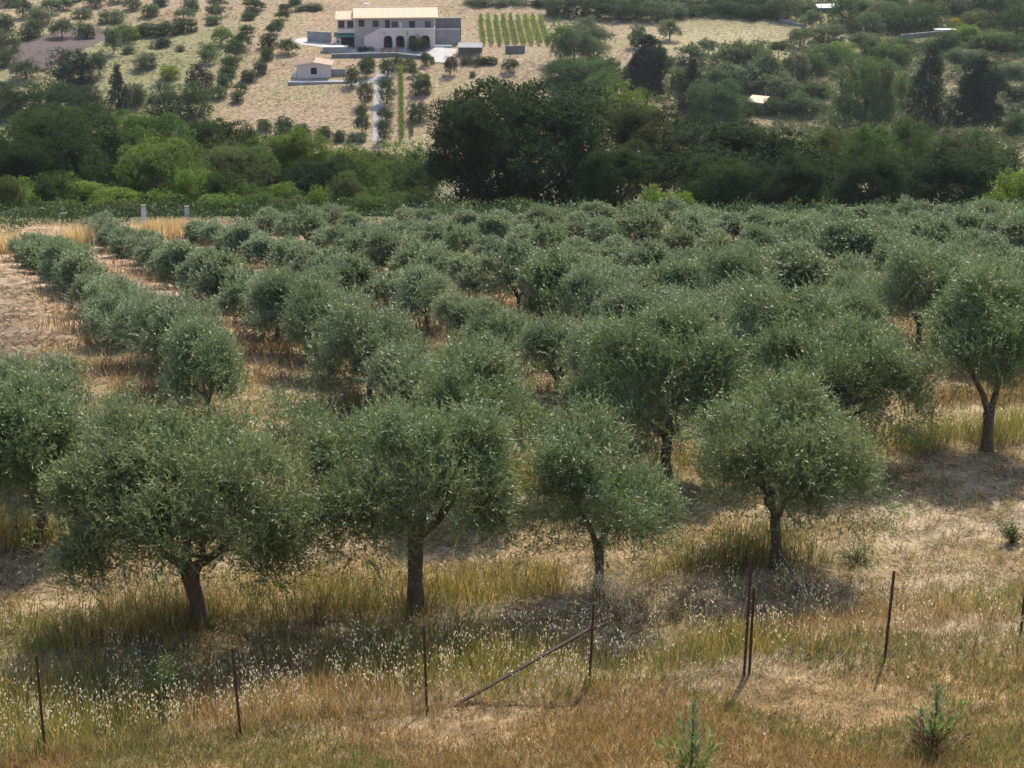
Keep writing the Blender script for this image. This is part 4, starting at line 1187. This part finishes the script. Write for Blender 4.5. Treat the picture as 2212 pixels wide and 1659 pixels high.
# ------------------------------------------------------------------ fence stakes
STAKES = [((100, 1640), (97, 1420), "thin rusty iron stake, nearest to the photo's left edge"), ((522, 1590), (510, 1405), "thin iron stake leaning left in front of the broad forked olive"),
          ((923, 1538), (918, 1357), "thin iron stake left of the diagonal brace, below the straight-trunked olive"), ((1271, 1482), (1281, 1310), "iron stake that the diagonal brace leans on"),
          ((1606, 1464), (1614, 1206), "tallest iron stake of the pair below the V-forked olive"), ((1618, 1458), (1621, 1276), "shorter iron stake of the pair below the V-forked olive"),
          ((1909, 1427), (1920, 1240), "single iron stake standing before the mown straw on the right"), ((2204, 1366), (2208, 1262), "iron stake cut by the right edge")]
for (bx, by), (tx, ty), lab in STAKES:
    p = ground(bx, by); s = scale_at(p)
    h = (by - ty)/s/.885
    lean = ((tx - 1106)/F_PX - (bx - 1106)/F_PX) * (F_PX/s)
    top = Vector((lean*.9 + .0, .02, h))
    w = .022
    mb = MB()
    prof = [(-w, -w), (w, -w), (w, -w*.55), (-w*.55, -w*.55), (-w*.55, w), (-w, w)]   # angle-iron section
    vs = [(x, y, -.35) for x, y in prof] + [(x + top.x, y + top.y, h) for x, y in prof]
    mb.add(vs, [(5, 4, 3, 2, 1, 0), (6, 7, 8, 9, 10, 11)] + [(i, (i+1) % 6, 6 + (i+1) % 6, 6+i) for i in range(6)])
    o = mb.build("fence_stake", M_IRON); o.location = p
    tag(o, lab, "fence stake", "iron stakes of the old fence")
b0 = ground(985, 1526); b1 = ground(1271, 1482)
e = Vector((b1.x + .06, b1.y - .035, b1.z + 1.16)); d = e - b0; sd = d.cross(Vector((0, 0, 1))).normalized()*.035; un = d.cross(sd).normalized()*.035
mb = MB()
a0 = b0 - d.normalized()*.2; a1 = e + d.normalized()*.06
sec = [(-1, -1), (1, -1), (1, -.7), (-.7, -.7), (-.7, 1), (-1, 1)]
vs = [a0 + sd*x + un*y for x, y in sec] + [a1 + sd*x + un*y for x, y in sec]
mb.add(vs, [(5, 4, 3, 2, 1, 0), (6, 7, 8, 9, 10, 11)] + [(i, (i+1) % 6, 6 + (i+1) % 6, 6+i) for i in range(6)])
tag(mb.build("diagonal_brace", M_IRON), "rusty angle-iron brace slanting up to an iron stake", "fence brace")

for px, py, h, w, lab in ((313, 498, 1.5, .13, "tall square pale concrete post at the far end of the orchard"), (405, 482, 1.05, .13, "short square concrete post half hidden behind an olive crown")):
    p = ground(px, py)
    t = empty("concrete_post", p, .3)
    MB().box(-w, w, -w, w, -.3, h).build("shaft", M_POST, t)
    MB().box(-w*1.12, w*1.12, -w*1.12, w*1.12, h + .002, h + .07).build("post_cap", M_DARKCONC, t)
    tag(t, lab, "concrete post", "concrete posts")

# ------------------------------------------------------------------ grass
def blades(rng, x, y, h, w, lean, col, droop=.12):
    n = len(x)
    P = np.stack([x, y, T(x, y) - .02], -1)
    th = rng.uniform(0, 6.28, n)
    A = np.stack([np.cos(th)*lean, np.sin(th)*lean, np.ones(n)], -1)
    Nn = runit(n, rng); Nn[:, 2] = np.abs(Nn[:, 2])
    return leaf_quads(P, A, Nn, h, w)


def pick(rng, n, pal, v=.22):
    pal = np.array(pal)
    return pal[rng.integers(0, len(pal), n)] * rng.uniform(1-v, 1+v, (n, 1))


def fan(rng, n, y0, y1, k=2.0):
    """points in the visible wedge, thinning with distance"""
    u = rng.random(n)
    y = (y0**(1-k) + u*(y1**(1-k) - y0**(1-k)))**(1/(1-k))
    n = int(n)
    x = rng.uniform(-1, 1, n) * (y*.275 + 7.0)
    return x, y


g = np.random.default_rng(41)
STRAW = [(.50, .36, .19), (.58, .45, .27), (.40, .27, .13), (.62, .52, .36)]
ORANGE = [(.36, .22, .085), (.42, .28, .11), (.28, .18, .075), (.48, .36, .19), (.22, .19, .065), (.30, .24, .09)]
GREENS = [(.16, .20, .05), (.22, .25, .07), (.11, .15, .045), (.30, .29, .09)]
GOLD = [(.48, .34, .10), (.55, .41, .15), (.36, .28, .08), (.28, .27, .07)]

# 1. dense short brown grass on the near side of the stakes
x, y = fan(g, 255000, 25.0, 36.5)
s, n = sn(x, y)
keep = n < 29.9 + .5*wob(s, n, 1.1)
x, y, s, n = x[keep], y[keep], s[keep], n[keep]
patch = wob(x, y, .9, 1.3); patch2 = wob(x, y, .45, 3.)
h = g.uniform(.08, .26, len(x)) * (1 + .5*patch)
c = pick(g, len(x), ORANGE)
gm = (patch2 > .15) & (g.random(len(x)) < .55)
c[gm] = pick(g, int(gm.sum()), GREENS)
lm = (patch < -.35) & (g.random(len(x)) < .6)
c[lm] = pick(g, int(lm.sum()), STRAW)
V = blades(g, x, y, h, g.uniform(.008, .02, len(x)), g.uniform(.1, 1.3, len(x)), c)
tag(link("short_grass", quads_mesh("short_grass", V, M_GRASS, g.random(len(V)), c)), "short orange-brown dry grass in front of the iron stakes", "grass", kind="stuff")

# 2. cut straw lying on the mown strips
x, y = fan(g, 400000, 30.5, 64.0, 1.8)
s, n = sn(x, y)
d = np.min(np.abs(n[:, None] - np.array(ROWS)), axis=1)
keep = (n > 31.0) & (g.random(len(x)) < np.where((d > 1.2), 1.0, .35)) & (wob(x, y, 1.7, .6) + g.normal(0, .35, len(x)) > -.15)
x, y = x[keep], y[keep]
c = pick(g, len(x), STRAW + [(.68, .58, .42), (.28, .22, .14), (.20, .15, .09), (.14, .11, .06), (.2, .2, .07)])
V = blades(g, x, y, g.uniform(.09, .32, len(x)), g.uniform(.01, .028, len(x)), g.uniform(.8, 5, len(x)), c)
tag(link("cut_straw", quads_mesh("cut_straw", V, M_GRASS, g.random(len(V)), c)), "cut pale straw lying on the mown ground between olive rows", "straw", kind="stuff")

# 3. tall uncut grass along the olive rows
X, Y, Hh, Cc, Ww = [], [], [], [], []
for ri, n0 in enumerate(ROWS[:9]):
    cnt = [46000, 46000, 22000, 14000, 11000, 9000, 8000, 7000, 6000][ri]
    s = g.uniform(-8, 44 if ri < 3 else 70, cnt)
    n = n0 + (np.abs(g.normal(0, 1.25, cnt)) - .3 if ri < 2 else g.normal(0, .62, cnt))
    if ri < 2: s = s + .12*np.round(g.normal(0, 2, cnt)); s = np.round(s*5)/5 + g.normal(0, .05, cnt); n = np.round(n*4)/4 + g.normal(0, .06, cnt)
    m = wob(s, n0 + 0*s, .8, ri + .5) + .8*wob(s, n, 2.6, 1.) + g.normal(0, .3, cnt) > (-.4 if ri < 2 else -.1)
    if ri == 0: m &= s < 19 + g.normal(0, 1.6, cnt)
    if ri > 2: m &= s > 5.5
    s, n = s[m], n[m]
    xx, yy = from_sn(s, n)
    pxs = np.abs(xx) < yy*.28 + 6
    xx, yy, s, n = xx[pxs], yy[pxs], s[pxs], n[pxs]
    hh = g.uniform(.28, .85, len(xx)) * (1.15 if ri == 1 else 1) * (.8 + .35*wob(s, n, 1.4, 2.))
    c = pick(g, len(xx), GOLD + GREENS[:3] + [(.12, .11, .04), (.55, .44, .22)] if ri < 2 else [(.34, .22, .11), (.40, .28, .15), (.28, .19, .09), (.24, .2, .08)])
    if ri == 1:
        gm = (s > 22) & (g.random(len(s)) < .7)
        c[gm] = pick(g, int(gm.sum()), [(.26, .28, .07), (.33, .33, .10), (.42, .38, .15), (.2, .24, .06)])
    if ri == 0:
        gm = ((np.abs(s - 17.5) < 2.0) | (s < 3)) & (g.random(len(s)) < .6)
        c[gm] = pick(g, int(gm.sum()), GREENS)
    X.append(xx); Y.append(yy); Hh.append(hh); Cc.append(c); Ww.append(np.full(len(xx), .012 + .004*min(ri, 5)))
x, y, h, c, w = map(np.concatenate, (X, Y, Hh, Cc, Ww))
V = blades(g, x, y, h, w*g.uniform(.7, 1.4, len(x)), g.uniform(.03, .55, len(x)), c)
tag(link("tall_grass", quads_mesh("tall_grass", V, M_GRASS, g.random(len(V)), c)), "uncut yellow-green grass standing along the olive rows", "grass", kind="stuff")

# 4. rough grass along the stakes and scattered weeds on the mown strip
x, y = fan(g, 215000, 27.0, 40.0, 1.6)
s, n = sn(x, y)
lf = np.clip((13 - s)/3, 0, 1)
wd = .8 + .9*lf
band = np.exp(-((n - 30.5 - .8*lf)/wd)**2)
keep = (g.random(len(x)) < band*1.0 + .10*(n > 30)*(n < 34)*(wob(s, n, 1.2, 3.3) > .25)) & (n > 29.1)
x, y, s, n = x[keep], y[keep], s[keep], n[keep]
c = pick(g, len(x), GREENS + GOLD)
om = (wob(s, n, .55, 5.) > .1) & (g.random(len(x)) < .8)
c[om] = pick(g, int(om.sum()), ORANGE[:4] + STRAW[:2])
V = blades(g, x, y, g.uniform(.2, .8, len(x))*(.8 + .4*wob(s, n, .9, 7.)), g.uniform(.008, .018, len(x)), g.uniform(.05, .7, len(x)), c)
tag(link("fence_grass", quads_mesh("fence_grass", V, M_GRASS, g.random(len(V)), c)), "rough green and gold grass along the line of iron stakes", "grass", kind="stuff")

# 4b. thin weeds and stubble standing on the mown ground
cs, cn = g.uniform(-8, 40, 7500), g.uniform(30.5, 62, 7500)
s = np.repeat(cs, 11) + g.normal(0, .13, 7500*11); n = np.repeat(cn, 11) + g.normal(0, .13, 7500*11)
x, y = from_sn(s, n)
m = np.abs(x) < y*.28 + 6
x, y = x[m], y[m]
c = pick(g, len(x), GREENS + GOLD + STRAW)
V = blades(g, x, y, g.uniform(.1, .38, len(x)), g.uniform(.009, .02, len(x)), g.uniform(.1, 1.2, len(x)), c)
tag(link("stubble", quads_mesh("stubble", V, M_GRASS, g.random(len(V)), c)), "thin weeds and stubble dotting the mown ground", "weeds", kind="stuff")

# 5. wild oats with pale hanging spikelets
ns = 620
s = np.concatenate([g.uniform(1.0, 11.5, ns), g.uniform(10.5, 21, 520), g.normal(13.4, .35, 150), g.uniform(20, 27, 260)])
n = np.concatenate([29.4 + np.abs(g.normal(.8, 1.5, ns)), 31.2 + g.normal(0, 1.2, 520), 33.0 + g.normal(0, .3, 150), 41.2 + g.normal(0, .4, 260)])
clus = wob(s, n, 1.7, 2.2) + g.normal(0, .5, len(s)) > -.35
s, n = s[clus], n[clus]
x, y = from_sn(s, n)
h = g.uniform(.55, 1.0, len(x)); h[-200:] *= 1.1
st_c = pick(g, len(x), [(.50, .42, .22), (.42, .38, .18)])
Pz = T(x, y)
th = g.uniform(0, 6.28, len(x)); ln = g.uniform(.05, .3, len(x))
A = norm(np.stack([np.cos(th)*ln, np.sin(th)*ln, np.ones(len(x))], -1))
P0 = np.stack([x, y, Pz], -1)
Vs = leaf_quads(P0, A, runit(len(x), g), h, np.full(len(x), .008))
k = 9
tt = g.uniform(.55, 1.02, (len(x), k))
Q = (P0[:, None] + A[:, None]*(h[:, None]*tt)[..., None]).reshape(-1, 3)
off = g.normal(size=(len(Q), 3)); off[:, 2] *= .4
Q = Q + off*.065
Ax = g.normal(size=(len(Q), 3))*.35 + np.array([0, 0, -1.0])
Vk = leaf_quads(Q, Ax, runit(len(Q), g), g.uniform(.04, .075, len(Q)), g.uniform(.016, .028, len(Q)))
ck = pick(g, len(Q), [(.86, .80, .66), (.80, .73, .57), (.74, .66, .46)], .1)
V = np.concatenate([Vs, Vk]); c = np.concatenate([st_c, ck])
tag(link("wild_oats", quads_mesh("wild_oats", V, M_GRASS, g.random(len(V)), c)), "ripe wild oats with pale hanging seed heads along the stakes", "wild oats", kind="stuff")

# 6. dry tufts deep in the orchard and pale tall tufts at its far end
x, y = fan(g, 100000, 55, 124, 1.5)
s, n = sn(x, y)
keep = wob(x, y, .7, 8.) + g.normal(0, .35, len(x)) > np.where(s > 6.8, -.15, .1)
x, y = x[keep], y[keep]
c = pick(g, len(x), [(.36, .22, .12), (.44, .30, .17), (.30, .2, .11), (.5, .38, .22), (.2, .14, .08)])
V1 = blades(g, x, y, g.uniform(.15, .6, len(x)), g.uniform(.02, .05, len(x)), g.uniform(.1, 1.6, len(x)) + (sn(x, y)[0] < 6.8)*1.5, c)
c[sn(x, y)[0] < 6.8] *= .62
X, Y = [], []
for px, py, sp, cnt in ((205, 528, 1.3, 2600), (375, 512, 1.5, 3000), (5, 545, 1.0, 1200), (715, 455, .9, 500), (850, 450, .8, 300), (330, 540, .6, 300)):
    p = ground(px, py); X.append(p.x + g.normal(0, sp*.6, cnt)); Y.append(p.y + g.normal(0, .8, cnt))
x, y = np.concatenate(X), np.concatenate(Y)
c2 = pick(g, len(x), [(.66, .52, .28), (.72, .60, .36), (.55, .38, .18)])
V2 = blades(g, x, y, g.uniform(.5, 1.25, len(x)), g.uniform(.02, .045, len(x)), g.uniform(.03, .3, len(x)), c2)
V = np.concatenate([V1, V2]); c = np.concatenate([c, c2])
tag(link("dry_tufts", quads_mesh("dry_tufts", V, M_GRASS, g.random(len(V)), c)), "dry brown grass under the far olives with pale tufts by the concrete posts", "grass", kind="stuff")


# ------------------------------------------------------------------ single plants in the foreground
def spire_plant(px, py, h, label, seed, bushy, dead=False):
    """thistle-like rosette plant with a thick leafy spire"""
    rng = np.random.default_rng(seed)
    p = ground(px, py)
    t = empty("spire_plant", p)
    MB().tube([(0, 0, -.05), (.03, .01, h*.5), (.015, .02, h)], [.02, .016, .006], 6).build("stem", M_BARK, t)
    n = 260
    z = rng.uniform(.25, 1, n)*h; th = rng.uniform(0, 6.28, n)
    d = np.stack([np.cos(th), np.sin(th), np.full(n, .8)], -1)
    P = np.stack([np.cos(th)*.03 + .03*np.sin(z/h*2.4), np.sin(th)*.03 + .02*z/h, z], -1)
    V = leaf_quads(P, d, d*[[1, 1, -.2]] + np.array([0, 0, .8]), .20*(1.15 - z/h)*rng.uniform(.5, 1.3, n) + .04, np.full(n, .026))
    s = quads_mesh("spire_leaves", V, M_SHRUB, rng.random(n), pick(rng, n, [(.14, .19, .09), (.19, .24, .12), (.24, .27, .13)]))
    link("spire", s, t)
    m = bushy; br = 26
    th = rng.uniform(0, 6.28, br); ep = np.stack([np.cos(th)*rng.uniform(.16, .56, br), np.sin(th)*rng.uniform(.16, .56, br), rng.uniform(.15, .78, br)*h], -1)
    q = rng.integers(0, br, m); f = rng.uniform(.2, 1.05, m)
    P = ep[q]*f[:, None] + rng.normal(size=(m, 3))*.05
    V = leaf_quads(P, norm(ep[q] + rng.normal(size=(m, 3))*.25), runit(m, rng)*.5 + np.array([0, 0, .9]), rng.uniform(.08, .2, m), rng.uniform(.014, .034, m))
    col = pick(rng, m, [(.20, .27, .11), (.27, .33, .15), (.16, .22, .09)])
    if dead:
        lo = P[:, 2] < h*.36
        col[lo] = pick(rng, int(lo.sum()), [(.13, .08, .04), (.2, .13, .07), (.1, .07, .04)])
    link("side_leaves", quads_mesh("side_leaves", V, M_SHRUB, rng.random(m), col), t)
    tag(t, label, "plant", "leafy spire plants in the brown grass")


spire_plant(2012, 1628, 1.22, "bushy spire plant with withered brown lower leaves in the brown grass", 5, 900, True)
spire_plant(1490, 1690, 1.38, "slender green spire plant cut by the photo's bottom edge", 6, 700)
# leafy green weed by the stakes, dark shrub at the right edge, cut olive branch by the V-forked tree
def weed(px, py, w, h, label, cols, seed, n=900, leaf=.07, name="leafy_weed", cat="plant"):
    rng = np.random.default_rng(seed)
    p = ground(px, py); t = empty(name, p)
    st = MB(); br = 14
    ends = []
    for i in range(br):
        th = rng.uniform(0, 6.28); q = rng.uniform(.1, 1)*w
        e_ = Vector((q*math.cos(th), q*math.sin(th), h*rng.uniform(.55, 1))); ends.append(e_)
        st.tube([(0, 0, -.05), e_*.5 + Vector((0, 0, .08)), e_], [.009, .007, .003], 4)
    st.build("stems", M_BARK, t)
    E_ = np.array(ends); q = rng.integers(0, br, n); f = rng.uniform(.15, 1.05, n)
    P = E_[q]*f[:, None] + rng.normal(size=(n, 3))*.05; P[:, 2] = np.maximum(P[:, 2], .02)
    V = leaf_quads(P, norm(rng.normal(size=(n, 3)) + np.array([0, 0, .4])), runit(n, rng)*.6 + np.array([0, 0, .8]), rng.uniform(.6, 1.3, n)*leaf, rng.uniform(.25, .5, n)*leaf)
    link("leaves", quads_mesh("weed_leaves", V, M_SHRUB, rng.random(n), pick(rng, n, cols)), t)
    tag(t, label, cat)


weed(362, 1545, .42, 1.15, "leafy bright green weed among wild oats between two stakes", [(.13, .18, .045), (.18, .23, .07), (.11, .14, .045)], 21, 1100)
weed(2190, 1172, .5, .55, "low dark green sprout at the right edge of the mown straw", [(.10, .13, .05), (.07, .1, .04)], 22, 700)
weed(1850, 1216, .75, .28, "fallen leafy olive prunings beside the V-forked olive", [(.12, .15, .05), (.08, .11, .05)], 23, 700, name="olive_prunings", cat="prunings")
p = ground(1648, 1590)
o = MB().tube([(0, 0, -.01), (0, 0, .03), (0, 0, .05)], [.045, .05, .02], 9, .15, g).build("pale_stone", M_WHITE, smooth=True)
o.location = p; tag(o, "small whitish stone lying in the brown grass", "stone")

# ------------------------------------------------------------------ the air over the valley
HAZE_ON = True
if HAZE_ON:
    hz = MB().box(-620, 620, -75, 1060, -66, 45).mesh("haze", M_WHITE)
    hm = bpy.data.materials.new("haze_air"); hm.use_nodes = True
    nt = hm.node_tree; nt.nodes.remove(nt.nodes["Principled BSDF"])
    pv = nt.nodes.new("ShaderNodeVolumePrincipled")
    pv.inputs["Color"].default_value = (.86, .92, 1.0, 1)
    pv.inputs["Density"].default_value = .00007
    pv.inputs["Anisotropy"].default_value = .3
    nt.links.new(pv.outputs[0], nt.nodes["Material Output"].inputs["Volume"])
    hz.materials.clear(); hz.materials.append(hm)
    tag(link("haze", hz), "thin pale summer haze over the valley", "haze", kind="stuff")
